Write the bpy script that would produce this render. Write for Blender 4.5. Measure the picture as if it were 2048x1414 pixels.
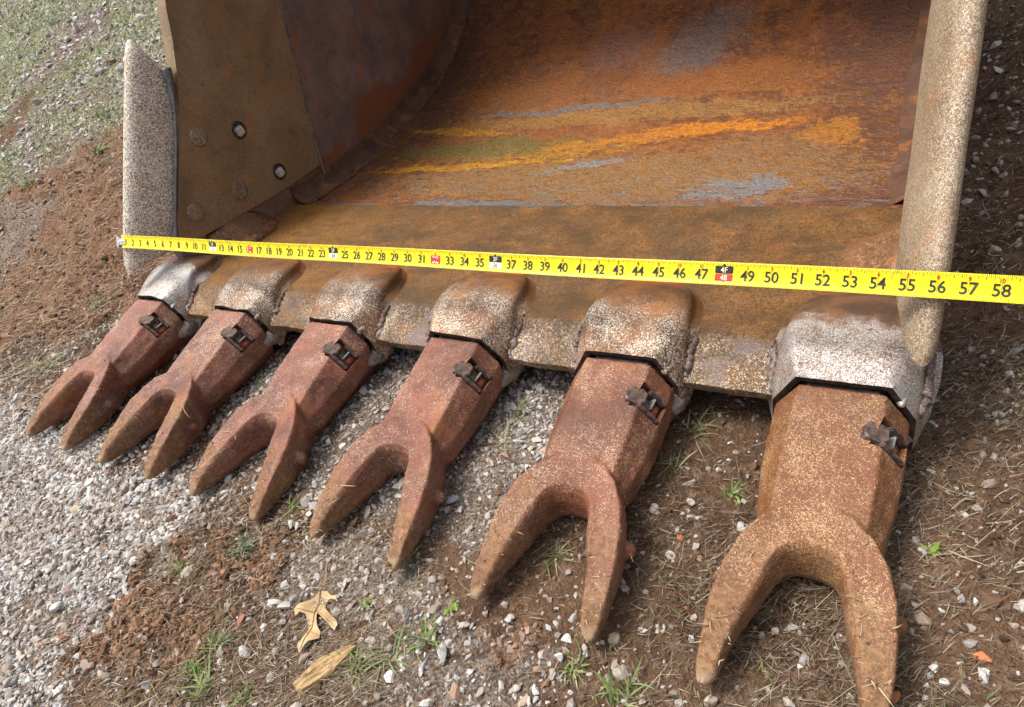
import bpy, bmesh, math, random
import numpy as np
from mathutils import Matrix, Vector
# ------------------------------------------------------------------ clear
for o in list(bpy.data.objects): bpy.data.objects.remove(o, do_unlink=True)
scene = bpy.context.scene
COL = scene.collection
R = math.radians
# ------------------------------------------------------------------ camera
CAMPOS = Vector((1.40379, -0.62880, 0.67637))
AX = Matrix(((0.85504663, 0.44681095, -0.2631639), (0.11513837, -0.65841789, -0.74379368), (-0.50560698, 0.60567802, -0.61442308)))
cam = bpy.data.cameras.new('camera'); cam.sensor_width = 36.0; cam.lens = 36 * 1331.54 / 2048
cam.clip_start = 0.02; cam.clip_end = 500
camo = bpy.data.objects.new('camera', cam); COL.objects.link(camo)
rot = Matrix((AX[0], -AX[1], -AX[2])).transposed()
camo.matrix_world = Matrix.Translation(CAMPOS) @ rot.to_4x4()
scene.camera = camo
# ------------------------------------------------------------------ sky and sun
SUN = Vector((-0.38, -0.12, 0.92)).normalized()          # towards the sun
world = bpy.data.worlds.new('World'); scene.world = world; world.use_nodes = True
wn = world.node_tree.nodes; wl = world.node_tree.links; wn.clear()
sky = wn.new('ShaderNodeTexSky'); sky.sky_type = 'NISHITA'; sky.sun_disc = False
sky.sun_elevation = math.asin(SUN.z); sky.sun_rotation = math.atan2(SUN.x, SUN.y)
sky.air_density = 1.0; sky.dust_density = 5.0; sky.ozone_density = 0.6
bgn = wn.new('ShaderNodeBackground'); bgn.inputs['Strength'].default_value = 0.15
wout = wn.new('ShaderNodeOutputWorld'); bw = wn.new('ShaderNodeRGBToBW'); mx = wn.new('ShaderNodeMix'); mx.data_type = 'RGBA'; mx.inputs[0].default_value = .6
wl.new(sky.outputs[0], bw.inputs[0]); wl.new(sky.outputs[0], mx.inputs[6]); wl.new(bw.outputs[0], mx.inputs[7]); wl.new(mx.outputs[2], bgn.inputs[0])   # thin white overcast
wl.new(bgn.outputs[0], wout.inputs[0])
sl = bpy.data.lights.new('sun', 'SUN'); sl.energy = 1.9; sl.angle = R(18); sl.color = (1.0, 0.95, 0.87)
so = bpy.data.objects.new('sun', sl); COL.objects.link(so)
so.rotation_euler = SUN.to_track_quat('Z', 'Y').to_euler(); so.location = (-3, 2, 6)
vs = scene.view_settings; vs.view_transform = 'Standard'; vs.look = 'None'; vs.exposure = 0.64; vs.gamma = 1.0; vs.use_curve_mapping = False

# ------------------------------------------------------------------ helpers
rng = np.random.default_rng(7); random.seed(7)
def link(o, parent=None):
    COL.objects.link(o)
    if parent is not None:
        o.parent = parent
        if parent.get('root'): o.matrix_parent_inverse = Matrix.Translation(-Vector(parent.location))
    return o
def mesh(name, v, f, mat=None, smooth=False):
    m = bpy.data.meshes.new(name); m.from_pydata([tuple(map(float, p)) for p in v], [], [tuple(map(int, q)) for q in f]); m.validate()
    if mat: m.materials.append(mat)
    if smooth: m.shade_smooth()
    m.update(); return m
def obj(name, m, parent=None, **kw):
    o = bpy.data.objects.new(name, m); link(o, parent)
    for k, x in kw.items(): o[k] = x
    return o
def empty(name, loc, **kw):
    o = bpy.data.objects.new(name, None); o.location = loc; COL.objects.link(o); o.empty_display_size = .1
    for k, x in kw.items(): o[k] = x
    return o
def from_bm(name, bm, mat, smooth=False, norm=True):
    if norm: bmesh.ops.recalc_face_normals(bm, faces=bm.faces)
    m = bpy.data.meshes.new(name); bm.to_mesh(m); bm.free(); m.materials.append(mat)
    if smooth: m.shade_smooth()
    return m
def loft(rings, cap=True, closed=True):
    rings = [np.asarray(r, float) for r in rings]; n = len(rings[0]); v = np.concatenate(rings); f = []
    for i in range(len(rings) - 1):
        for j in range(n if closed else n - 1):
            k = (j + 1) % n; f.append((i*n+j, i*n+k, (i+1)*n+k, (i+1)*n+j))
    if cap: f.append(tuple(range(n-1, -1, -1))); f.append(tuple(range((len(rings)-1)*n, len(rings)*n)))
    return v, f
def loft_bm(bm, rings, **kw):
    v, f = loft(rings, **kw); vs_ = [bm.verts.new(p) for p in v]
    for q in f: bm.faces.new([vs_[i] for i in q])
def box_bm(bm, c, s, M=None):
    r = bmesh.ops.create_cube(bm, size=1, matrix=Matrix.Translation(c) @ (M.to_4x4() if M else Matrix()) @ Matrix.Diagonal((*s, 1)))
    return r['verts']
def catmull(P, n):
    P = np.asarray(P, float); out = []
    Q = np.vstack([2*P[0]-P[1], P, 2*P[-1]-P[-2]])
    for i in range(1, len(Q)-2):
        for t in np.linspace(0, 1, n, endpoint=False):
            a, b, c, d = Q[i-1], Q[i], Q[i+1], Q[i+2]
            out.append(.5*((2*b)+(-a+c)*t+(2*a-5*b+4*c-d)*t*t+(-a+3*b-3*c+d)*t**3))
    out.append(P[-1]); return np.array(out)
def tube(path, rad, n=8, wob=0.0):
    path = np.asarray(path, float); m = len(path); rad = np.broadcast_to(rad, (m,)); rings = []
    for i in range(m):
        t = path[min(i+1, m-1)] - path[max(i-1, 0)]; t /= np.linalg.norm(t)+1e-12
        u = np.cross(t, [0, 0, 1.0]) if abs(t[2]) < .9 else np.cross(t, [1.0, 0, 0]); u /= np.linalg.norm(u); w = np.cross(t, u)
        a = np.linspace(0, 2*np.pi, n, endpoint=False); r = rad[i]*(1+wob*rng.uniform(-1, 1, n))
        rings.append(path[i]+(np.cos(a)*r)[:, None]*u+(np.sin(a)*r)[:, None]*w)
    return loft(rings)
def sm(x, a, b):
    t = np.clip((x-a)/(b-a), 0, 1); return t*t*(3-2*t)
def vnoise(X, Y, s, seed=0):                                    # smooth value noise for relief
    g = np.random.default_rng(seed).uniform(-1, 1, (257, 257)); x = np.asarray(X)*s+91.3; y = np.asarray(Y)*s+57.7
    xi = np.floor(x).astype(int); yi = np.floor(y).astype(int); fx = x-xi; fy = y-yi
    fx = fx*fx*(3-2*fx); fy = fy*fy*(3-2*fy); G = lambda a, b: g[a % 257, b % 257]
    return (G(xi, yi)*(1-fx)+G(xi+1, yi)*fx)*(1-fy)+(G(xi, yi+1)*(1-fx)+G(xi+1, yi+1)*fx)*fy
def inpoly(X, Y, P):
    X = np.asarray(X, float); Y = np.asarray(Y, float); c = np.zeros(X.shape, bool); n = len(P)
    for i in range(n):
        x1, y1 = P[i]; x2, y2 = P[i-1]
        c ^= ((y1 > Y) != (y2 > Y)) & (X < (x2-x1)*(Y-y1)/((y2-y1) or 1e-9)+x1)
    return c
# ------------------------------------------------------------------ node materials
class NT:
    def __init__(s, name):
        s.m = bpy.data.materials.new(name); s.m.use_nodes = True; s.t = s.m.node_tree; s.t.nodes.clear()
        s.out = s.n('ShaderNodeOutputMaterial'); s.p = s.n('ShaderNodeBsdfPrincipled'); s.t.links.new(s.p.outputs[0], s.out.inputs[0])
        s.tc = s.n('ShaderNodeTexCoord'); s.vec = s.tc.outputs['Object']
    def n(s, t): return s.t.nodes.new(t)
    def set(s, sock, v):
        if hasattr(v, 'is_output'): s.t.links.new(v, sock)
        elif v is not None:
            if isinstance(v, (tuple, list)) and sock.type == 'RGBA' and len(v) == 3: v = (*v, 1)
            sock.default_value = v
    def noise(s, scale, detail=3, rough=.55, dist=0, vec=None, lac=2.0):
        q = s.n('ShaderNodeTexNoise'); s.set(q.inputs['Vector'], vec or s.vec); s.set(q.inputs['Scale'], scale); s.set(q.inputs['Detail'], detail)
        s.set(q.inputs['Roughness'], rough); s.set(q.inputs['Distortion'], dist); return q.outputs[0]
    def math(s, op, a, b=0.0, c=None, clamp=False):
        q = s.n('ShaderNodeMath'); q.operation = op; q.use_clamp = clamp; s.set(q.inputs[0], a); s.set(q.inputs[1], b)
        if c is not None: s.set(q.inputs[2], c)
        return q.outputs[0]
    def step(s, x, a, b, lo=0.0, hi=1.0):
        q = s.n('ShaderNodeMapRange'); q.interpolation_type = 'SMOOTHSTEP'; s.set(q.inputs[0], x)
        for i, v in enumerate((a, b, lo, hi)): s.set(q.inputs[i+1], v)
        return q.outputs[0]
    def mix(s, f, a, b, mode='MIX'):
        q = s.n('ShaderNodeMix'); q.data_type = 'RGBA'; q.blend_type = mode; s.set(q.inputs[0], f); s.set(q.inputs[6], a); s.set(q.inputs[7], b); return q.outputs[2]
    def mixf(s, f, a, b):
        q = s.n('ShaderNodeMix'); q.data_type = 'FLOAT'; s.set(q.inputs[0], f); s.set(q.inputs[2], a); s.set(q.inputs[3], b); return q.outputs[0]
    def xyz(s, v=None):
        q = s.n('ShaderNodeSeparateXYZ'); s.set(q.inputs[0], v or s.vec); return q.outputs
    def comb(s, x, y, z):
        q = s.n('ShaderNodeCombineXYZ'); s.set(q.inputs[0], x); s.set(q.inputs[1], y); s.set(q.inputs[2], z); return q.outputs[0]
    def vmath(s, op, a, b):
        q = s.n('ShaderNodeVectorMath'); q.operation = op; s.set(q.inputs[0], a); s.set(q.inputs[1], b); return q.outputs[0]
    def bump(s, h, strength=.4, dist=.002, normal=None):
        q = s.n('ShaderNodeBump'); s.set(q.inputs['Strength'], strength); s.set(q.inputs['Distance'], dist); s.set(q.inputs['Height'], h)
        if normal: s.set(q.inputs['Normal'], normal)
        return q.outputs[0]
    def attr(s, name, kind='GEOMETRY', out='Color'):
        q = s.n('ShaderNodeAttribute'); q.attribute_type = kind; q.attribute_name = name; return q.outputs[out]
    def fin(s, col, rough=.6, metal=0.0, normal=None, spec=.5):
        s.set(s.p.inputs['Base Color'], col); s.set(s.p.inputs['Roughness'], rough); s.set(s.p.inputs['Metallic'], metal)
        s.set(s.p.inputs['Specular IOR Level'], spec)
        if normal: s.set(s.p.inputs['Normal'], normal)
        return s.m
def plain(name, col, rough=.6, metal=0.0, var=.35, scale=60, bump=.3):
    t = NT(name); n = t.noise(scale, 5, .6); c = t.mix(t.step(n, .35, .65), tuple(x*(1-var) for x in col), tuple(min(1, x*(1+var)) for x in col))
    return t.fin(c, rough, metal, t.bump(n, bump, .002))
def rust(name, dark, mid, pale, spk=210, thr=.52, wear=(.35, .6), wscale=7, rough=.6, prough=.4, pmetal=.0, bstr=.35, tint=False, dirt=None, blot=.5, orange=.5, dn=.42, grime=.0, zone=None, zcol=None):
    """rusted steel: large blotches, a fine pale squiggle of worn metal and painted sky glints, pits"""
    t = NT(name)
    if tint:
        oi = t.n('ShaderNodeObjectInfo'); off = t.math('MULTIPLY', oi.outputs['Random'], 17.0); t.vec = t.vmath('ADD', t.vec, t.comb(off, off, off))
    a = t.noise(11, 5, .62); b = t.noise(48, 4, .65, .6)
    base = t.mix(t.step(a, .34, .66), dark, mid)
    base = t.mix(t.math('MULTIPLY', t.step(b, .5, .72), blot), base, tuple(x*.35 for x in dark))
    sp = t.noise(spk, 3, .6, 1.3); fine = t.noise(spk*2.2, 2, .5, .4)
    dens = t.math('MULTIPLY', t.math('SUBTRACT', t.noise(13, 4, .7, .4), .5), dn)       # worn metal and painted glints denser in some places than in others
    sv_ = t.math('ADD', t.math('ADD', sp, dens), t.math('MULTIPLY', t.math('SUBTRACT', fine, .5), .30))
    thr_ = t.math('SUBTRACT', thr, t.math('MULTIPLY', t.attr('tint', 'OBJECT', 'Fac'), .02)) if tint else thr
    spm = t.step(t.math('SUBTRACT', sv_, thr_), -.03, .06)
    wz = t.step(t.noise(wscale, 4, .6), wear[0], wear[1])  # wear range masks the painted sky glints along with worn metal
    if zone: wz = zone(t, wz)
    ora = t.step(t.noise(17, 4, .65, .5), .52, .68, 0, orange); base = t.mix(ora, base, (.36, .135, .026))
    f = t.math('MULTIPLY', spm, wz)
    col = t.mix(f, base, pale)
    if tint:
        g = t.attr('tint', 'OBJECT', 'Fac'); col = t.mix(t.math('MULTIPLY', g, .8), col, t.mix(f, (.160, .055, .015), (.52, .33, .15)))
    if zcol: col = zcol(t, col)
    if grime: col = t.mix(t.step(t.noise(7, 4, .65, .6), .50, .72, 0, grime), col, tuple(x*.45 for x in dark))
    r = t.mixf(f, t.mixf(b, rough-.16, rough+.16), prough)
    h = t.math('ADD', t.math('MULTIPLY', sp, .8), t.math('ADD', fine, t.math('MULTIPLY', b, 1.2)))
    if dirt: col, r, h = dirt(t, col, r, h)
    return t.fin(col, r, t.math('MULTIPLY', f, pmetal), t.bump(h, bstr, .0022))
# ------------------------------------------------------------------ ground shape and zones
G1 = [(-0.368, -0.268), (0.069, -0.347), (0.387, -0.358), (0.493, -0.369), (0.516, -0.428), (0.507, -0.524), (0.538, -0.603), (0.576, -0.664), (0.6, -0.9), (-.6, -0.9)]
G2 = [(0.343, -0.025), (0.5, .3), (0.95, .3), (1.035, -0.181), (1.006, -0.3), (0.694, -0.321), (0.399, -0.266)]
G2B = [(0.693, -0.407), (0.796, -0.35), (0.991, -0.361), (1.033, -0.398), (0.92, -0.445), (0.816, -0.476), (0.73, -0.464)]
G2C = [(0.912, -0.454), (1.019, -0.409), (1.15, -0.40), (1.13, -0.5), (0.948, -0.549)]
G3 = [(-6, 3.4), (-1.0, 2.2), (-0.80, 0.658), (-1.02, 0.442), (-1.287, 0.318), (-6, .2)]
D1 = [(-1.40, 0.25), (-1.078, 0.442), (-0.883, 0.68), (-0.2, 0.5), (-0.1, 0.07), (-0.35, -0.12), (-.7, -.23)]
D2 = [(0.502, -0.376), (0.653, -0.377), (0.731, -0.426), (0.682, -0.502), (0.639, -0.553), (0.609, -0.611), (0.552, -0.612), (0.53, -0.532), (0.515, -0.437)]
D3 = [(1.013, -0.386), (1.096, -0.357), (1.108, -0.394), (1.045, -0.418)]
def terr0(X, Y):
    X = np.asarray(X, float); Y = np.asarray(Y, float)
    left = sm(-X, -.02, .45); right = sm(X, 1.40, 1.80)
    yy = np.clip(Y+.12, 0, None); yl = np.where(yy < 3.5, yy, 3.5+(yy-3.5)*.3)
    r = .30*yl*sm(yy, 0, .5)
    xl = np.clip(-X-.3, 0, 4)*.02
    return r*np.maximum(left, right*.55)+xl*left
def zones(X, Y, j=0.03):
    jx = vnoise(X, Y, 14, 3)*j+vnoise(X, Y, 45, 5)*j*.5; jy = vnoise(X, Y, 14, 4)*j+vnoise(X, Y, 45, 6)*j*.5
    x, y = np.asarray(X)+jx, np.asarray(Y)+jy
    clay = inpoly(x, y, D1)*1.0; clay = np.maximum(clay, inpoly(x+vnoise(X, Y, 22, 15)*.03, y, D2)*np.clip(.55+.6*vnoise(X, Y, 26, 16), .1, .9)); clay = np.maximum(clay, inpoly(x, y, D3)*.75)
    clay = np.maximum(clay, (x > 1.42)*.22*(vnoise(X, Y, 9, 8) > .2))
    gra = inpoly(x, y, G1)*1.0; gra = np.maximum(gra, inpoly(x, y, G2)*.8); gra = np.maximum(gra, inpoly(x, y, G2B)*.7); gra = np.maximum(gra, inpoly(x, y, G2C)*.65)
    gra = np.maximum(gra, inpoly(x, y, G3)*.7*(vnoise(X, Y, 3.1, 9)*.5+vnoise(X, Y, 9, 2)*.35 > -.22)); gra = np.maximum(gra, ((x < -.9) & (y < .3))*.8)
    grn = inpoly(x, y, G3)*np.clip(.5+vnoise(X, Y, 3.5, 11)*.6+vnoise(X, Y, 11, 12)*.4, 0, 1)
    gra = np.clip(gra*(1+.35*vnoise(X, Y, 18, 17)), 0, 1)
    return clay, gra, grn
def terr(X, Y):
    z = terr0(X, Y); near = np.exp(-((np.asarray(X)-.6)**2+(np.asarray(Y)+.1)**2)/6.0)
    z = z+(vnoise(X, Y, 5, 21)*.006+vnoise(X, Y, 14, 22)*.004+vnoise(X, Y, 38, 23)*.0022)*near
    clay, gra, grn = zones(X, Y)
    z = z+clay*(vnoise(X, Y, 30, 24)*.007+vnoise(X, Y, 75, 29)*.004+np.abs(vnoise(X, Y, 16, 25))*.012)*near
    d = (np.asarray(X)*.45+np.asarray(Y)*.9)
    z = z+inpoly(X, Y, D1)*np.sin(d*70+vnoise(X, Y, 6, 26)*2.2)*.006
    z = z+sm(np.asarray(X), 1.44, 1.5)*(np.abs(vnoise(X, Y, 11, 27))*.014+vnoise(X, Y, 45, 28)*.004)*near
    under = ((np.asarray(X) > -.03) & (np.asarray(X) < 1.44) & (np.asarray(Y) > .12)); z = np.where(under, np.minimum(z, .002), z)
    return z
def axis(lo, hi, st, far):
    a = list(np.arange(lo, hi+1e-6, st)); s = st; x = hi
    while x < far: s *= 1.22; x += s; a.append(x)
    s = st; x = lo; b = []
    while x > -far: s *= 1.22; x -= s; b.append(x)
    return np.array(b[::-1]+a)
gx = axis(-1.6, 2.0, .009, 80); gy = axis(-.9, 1.6, .009, 80)
GX, GY = np.meshgrid(gx, gy, indexing='ij'); GZ = terr(GX, GY)
def grid_mesh(name, GX, GY, GZ):
    nx, ny = GX.shape; v = np.stack([GX, GY, GZ], -1).reshape(-1, 3).astype(np.float32)
    i = np.arange((nx-1)*(ny-1)); a = (i//(ny-1))*ny+i % (ny-1); f = np.stack([a, a+ny, a+ny+1, a+1], 1)
    m = bpy.data.meshes.new(name); m.vertices.add(len(v)); m.vertices.foreach_set('co', v.ravel())
    m.loops.add(f.size); m.loops.foreach_set('vertex_index', f.ravel().astype(np.int32)); m.polygons.add(len(f))
    m.polygons.foreach_set('loop_start', np.arange(0, f.size, 4, dtype=np.int32)); m.update(calc_edges=True); m.shade_smooth(); return m
gm = grid_mesh('ground', GX, GY, GZ)
cl, gr_, gn = zones(GX, GY)
ca = gm.color_attributes.new('zone', 'FLOAT_COLOR', 'POINT')
ca.data.foreach_set('color', np.stack([cl, gr_, gn, np.ones_like(cl)], -1).reshape(-1).astype(np.float32))
t = NT('ground_soil')
zc = t.n('ShaderNodeSeparateColor'); t.set(zc.inputs[0], t.attr('zone'))
n1 = t.noise(6, 5, .65); n2 = t.noise(60, 4, .7); n3 = t.noise(240, 3, .6)
c = t.mix(t.step(n1, .35, .65), (.080, .045, .027), (.155, .090, .053))
c = t.mix(t.step(n2, .45, .7), c, (.22, .145, .095))
clayc = t.mix(t.step(n2, .35, .65), (.175, .098, .058), (.30, .175, .108))
c = t.mix(t.math('MULTIPLY', zc.outputs[0], t.step(n1, .25, .55, .55, 1)), c, clayc)
gravc = t.mix(t.step(n3, .38, .62), (.12, .095, .074), (.42, .39, .35))
c = t.mix(t.math('MULTIPLY', zc.outputs[1], .6), c, gravc)
c = t.mix(t.math('MULTIPLY', zc.outputs[2], t.step(n2, .36, .56, 0, .95)), c, (.36, .40, .23))
c = t.mix(t.step(n3, .62, .75), c, (.30, .22, .14))
t.fin(c, .95, 0, t.bump(t.math('ADD', t.math('MULTIPLY', n2, 2.0), n3), .9, .006), .15)
gm.materials.append(t.m)
obj('ground', gm, kind='structure')

# ------------------------------------------------------------------ the bucket
MID = .7125
bucket = empty('excavator_bucket', (MID, .5, 0), root=1, label='rusty steel excavator bucket with six forked teeth lying on the ground', category='bucket')
PROF = [(.38, .070), (.475, .056), (.6, .050), (.775, .052), (.92, .073), (1.09, .111), (1.24, .177), (1.34, .251), (1.43, .37), (1.46, .52), (1.42, .68), (1.32, .81), (1.17, .90), (1.02, .94), (.90, .95)]
prof = catmull(PROF, 10)
tn = np.gradient(prof, axis=0); tn /= np.linalg.norm(tn, axis=1)[:, None]; nrm = np.stack([tn[:, 1], -tn[:, 0]], 1)
outer = prof+nrm*.022
# ---- interior stains, all in bucket coordinates (x across, y into the bucket)
def stain(t, col, X, Y, x0, y0, rx, ry, rgb, ang=0, amt=1.0, edge=.38, nz=None):
    ca_, sa = math.cos(ang), math.sin(ang)
    dx = t.math('SUBTRACT', X, x0); dy = t.math('SUBTRACT', Y, y0)
    u = t.math('MULTIPLY', t.math('ADD', t.math('MULTIPLY', dx, ca_), t.math('MULTIPLY', dy, sa)), 1/rx)
    v = t.math('MULTIPLY', t.math('SUBTRACT', t.math('MULTIPLY', dy, ca_), t.math('MULTIPLY', dx, sa)), 1/ry)
    d = t.math('ADD', t.math('ADD', t.math('MULTIPLY', u, u), t.math('MULTIPLY', v, v)), nz)
    return t.mix(t.step(d, 1+edge, 1-edge, 0, amt), col, rgb)
t = NT('bucket_interior_rust')
o3 = t.xyz(); X, Y = o3[0], o3[1]
wx = t.noise(9, 4, .6); wy = t.noise(9, 4, .6, 0, t.vmath('ADD', t.vec, (5.3, 1.7, 2.2)))
Xd = t.math('ADD', X, t.math('MULTIPLY', t.math('SUBTRACT', wx, .5), .16)); Yd = t.math('ADD', Y, t.math('MULTIPLY', t.math('SUBTRACT', wy, .5), .07))
grit = t.noise(120, 4, .65, .9)
streak = t.noise(1, 6, .68, .4, t.comb(t.math('MULTIPLY', X, 26), t.math('MULTIPLY', Y, 95), t.math('MULTIPLY', o3[2], 60)))
drag = t.noise(1, 5, .6, .3, t.comb(t.math('MULTIPLY', X, 70), t.math('MULTIPLY', Y, 45), 0.0))
nz = t.math('ADD', t.math('ADD', t.math('MULTIPLY', t.math('SUBTRACT', streak, .5), 3.8), t.math('MULTIPLY', t.math('SUBTRACT', drag, .5), 3.0)), t.math('MULTIPLY', t.math('SUBTRACT', grit, .5), 2.6))
big = t.noise(7, 5, .66); med = t.noise(42, 4, .7, .5); fine = t.noise(170, 3, .6, .8)
c = t.mix(t.step(big, .36, .64), (.145, .050, .020), (.30, .100, .026))
c = t.mix(t.step(med, .42, .68, 0, .8), c, (.42, .145, .026))
c = t.mix(t.step(t.noise(15, 6, .7, .8), .56, .68, 0, .6), c, (.17, .085, .062))
c = t.mix(t.math('MULTIPLY', t.step(grit, .60, .66, 0, .8), t.step(t.noise(4.5, 3), .47, .6)), c, (.20, .205, .21))
S = lambda *a, **k: stain(t, c, Xd, Yd, *a, nz=nz, **k)
c = S(1.30, .75, .13, .6, (.115, .048, .030), amt=.85, edge=.6)
c = S(.10, .95, .13, .45, (.085, .040, .026), amt=.8, edge=.6)
c = S(.80, .52, .52, .115, (.30, .170, .066), amt=.9)
c = S(1.12, .60, .16, .09, (.27, .150, .065), amt=.8)
c = S(.75, .82, .45, .035, (.36, .19, .055), amt=.75)
c = S(.55, .68, .26, .05, (.50, .24, .02), amt=.9, ang=.03)
c = S(.42, .69, .24, .055, (.150, .135, .036), amt=.95, ang=.05)
c = S(.30, .79, .16, .016, (.56, .26, .02), amt=.95, ang=-.1)
c = S(.42, .60, .27, .014, (.60, .28, .015), amt=.95, ang=.06)
c = S(1.00, .735, .16, .026, (.66, .22, .012), amt=1, ang=.05)
c = S(.80, .705, .16, .02, (.55, .20, .018), amt=.9, ang=.1)
c = S(1.24, .69, .05, .06, (.48, .19, .02), amt=.8)
c = S(.60, .868, .27, .014, (.170, .180, .185), amt=.9)
c = S(.60, .386, .48, .016, (.180, .190, .195), amt=.95)
c = S(1.10, .475, .085, .045, (.215, .225, .235), amt=.95, ang=.3)
c = S(.75, .59, .09, .014, (.25, .25, .255), amt=.9, ang=.4)
c = S(.88, 1.08, .08, .14, (.170, .175, .180), amt=.5, ang=-.6)
c = S(.66, 1.09, .085, .075, (.30, .150, .120), amt=.6, edge=.9)
c = S(.98, .93, .22, .06, (.33, .115, .024), amt=.7)
c = S(.52, .95, .2, .08, (.30, .11, .03), amt=.6)
zf = t.math('MULTIPLY', t.step(Yd, .40, .46), t.step(Yd, 1.0, .80)); bl = t.noise(1, 4, .7, 1.2, t.comb(t.math('MULTIPLY', t.math('ADD', X, t.math('MULTIPLY', Y, .6)), 30), t.math('MULTIPLY', t.math('SUBTRACT', Y, t.math('MULTIPLY', X, .12)), 70), 3.0))
c = t.mix(t.math('MULTIPLY', zf, t.step(bl, .50, .60, 0, .85)), c, t.mix(t.step(med, .4, .6), (.20, .070, .010), (.36, .135, .012)))
bg_ = t.noise(1, 4, .7, .8, t.comb(t.math('MULTIPLY', X, 16), t.math('MULTIPLY', Y, 85), 8.0))
c = t.mix(t.math('MULTIPLY', t.step(Yd, .36, .40), t.math('MULTIPLY', t.step(Yd, .60, .42, .15, 1), t.step(bg_, .53, .60, 0, .8))), c, (.175, .182, .19))
c = t.mix(t.step(t.math('ADD', t.math('MULTIPLY', fine, .6), t.math('MULTIPLY', grit, .4)), .53, .64, 0, .75), c, (.075, .034, .016))
c = t.mix(t.step(grit, .60, .72, 0, .35), c, (.42, .22, .09))
rr = t.mixf(t.step(med, .35, .7), .26, .52)
t.fin(c, rr, .12, t.bump(t.math('ADD', t.math('MULTIPLY', med, 1.2), t.math('ADD', t.math('MULTIPLY', grit, 1.6), t.math('ADD', fine, streak))), .8, .004), .5)
M_SHELL = t.m
def lip_col(t, col):
    o = t.xyz(); n = t.noise(6, 5, .6); k = t.noise(1, 5, .62, .3, t.comb(t.math('MULTIPLY', o[0], 13), t.math('MULTIPLY', o[1], 26), 0.0))
    col = t.mix(t.step(t.math('ADD', t.math('MULTIPLY', o[0], -.55), n), .05, .55, 0, .55), col, (.37, .155, .018))
    col = t.mix(t.step(k, .48, .70, 0, .7), col, (.085, .050, .018)); q = t.noise(300, 3, .6, .8); col = t.mix(t.step(q, .47, .58, 0, .8), col, (.055, .030, .010))
    pur = t.math('MULTIPLY', t.step(o[1], .022, .0), t.step(t.noise(11, 5, .6), .50, .62, 0, .8)); col = t.mix(pur, col, (.19, .135, .125))
    return col
def lip_glint_zone(t, wz):
    o = t.xyz(); y = t.math('ADD', o[1], t.math('MULTIPLY', t.math('SUBTRACT', t.noise(30, 4), .5), .035))
    return t.math('MULTIPLY', t.step(y, .022, .006, .10, 1), t.step(wz, 0, 1, .55, 1))  # sun and sky glints painted on the worn bevel, few behind it
M_LIP = rust('lip_rust', (.100, .046, .012), (.215, .092, .018), (.80, .68, .50), 520, .545, (.25, .5), 9, .55, .36, .0, .35, zone=lip_glint_zone, zcol=lip_col)
def ad_glint_zone(t, wz):
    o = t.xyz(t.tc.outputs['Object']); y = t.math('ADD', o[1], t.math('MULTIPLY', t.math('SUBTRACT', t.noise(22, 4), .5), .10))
    return t.math('MULTIPLY', t.step(y, .055, -.005, .04, 1), t.step(wz, 0, 1, .35, 1))  # worn adapter front painted pale as if sunlit, fading towards the back
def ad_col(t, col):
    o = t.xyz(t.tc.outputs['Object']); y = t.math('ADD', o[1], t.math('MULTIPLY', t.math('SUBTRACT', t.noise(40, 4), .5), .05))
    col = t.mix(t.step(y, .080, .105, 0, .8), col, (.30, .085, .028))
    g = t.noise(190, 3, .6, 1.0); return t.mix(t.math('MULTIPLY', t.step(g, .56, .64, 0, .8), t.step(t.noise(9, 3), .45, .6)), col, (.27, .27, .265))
M_ADAPT = rust('adapter_rust', (.085, .038, .014), (.215, .088, .022), (.82, .75, .62), 480, .555, (.25, .5), 14, .5, .33, .1, .4, zone=ad_glint_zone, zcol=ad_col, tint=True)
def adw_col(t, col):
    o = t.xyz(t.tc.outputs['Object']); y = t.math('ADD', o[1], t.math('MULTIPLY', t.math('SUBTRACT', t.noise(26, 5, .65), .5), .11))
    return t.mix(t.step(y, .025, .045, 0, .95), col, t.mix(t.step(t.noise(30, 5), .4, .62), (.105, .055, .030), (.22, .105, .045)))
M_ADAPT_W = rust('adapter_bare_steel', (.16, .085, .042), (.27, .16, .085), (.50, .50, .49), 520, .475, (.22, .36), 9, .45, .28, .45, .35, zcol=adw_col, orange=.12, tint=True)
M_CUT_L = rust('worn_cutter_glints', (.14, .078, .036), (.27, .165, .080), (.86, .80, .68), 400, .49, (.12, .34), 8, .55, .36, .05, .35, blot=.3, dn=.14)  # pale specks are sky reflections painted into the worn steel colour
M_CUT_R = rust('worn_cutter_tan', (.17, .098, .048), (.28, .175, .092), (.56, .47, .35), 620, .505, (.2, .42), 8, .5, .33, .1, .35, blot=.3, dn=.18)
M_WEAR = rust('wear_plate_brown', (.19, .122, .060), (.275, .185, .096), (.42, .30, .18), 560, .54, (.3, .6), 6, .55, .45, .0, .3, dn=.15, grime=.25)
def wallcol(t, col):
    o = t.xyz(); k = t.noise(1, 5, .6, .3, t.comb(0.0, t.math('MULTIPLY', o[1], 34), t.math('MULTIPLY', o[2], 6)))
    col = t.mix(t.step(k, .56, .66, 0, .5), col, (.21, .165, .150))
    low = t.math('ADD', t.math('MULTIPLY', o[2], -2.2), t.math('ADD', t.math('MULTIPLY', t.noise(12, 5), .8), t.math('MULTIPLY', o[1], .35)))
    return t.mix(t.step(low, .20, .42, 0, .85), col, (.24, .082, .032))
M_WALL = rust('side_wall_dark', (.165, .115, .105), (.26, .185, .170), (.2, .13, .1), 150, .6, (.4, .7), 6, .5, .5, .0, .25, zcol=wallcol)
M_WELD = plain('weld_steel', (.17, .12, .105), .5, .2, .5, 90, .8)
M_EDGE = plain('dark_edge_steel', (.055, .035, .028), .55, .2, .5, 120, .6)  # dark tone for collar faces, socket noses and bolt hole discs
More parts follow.
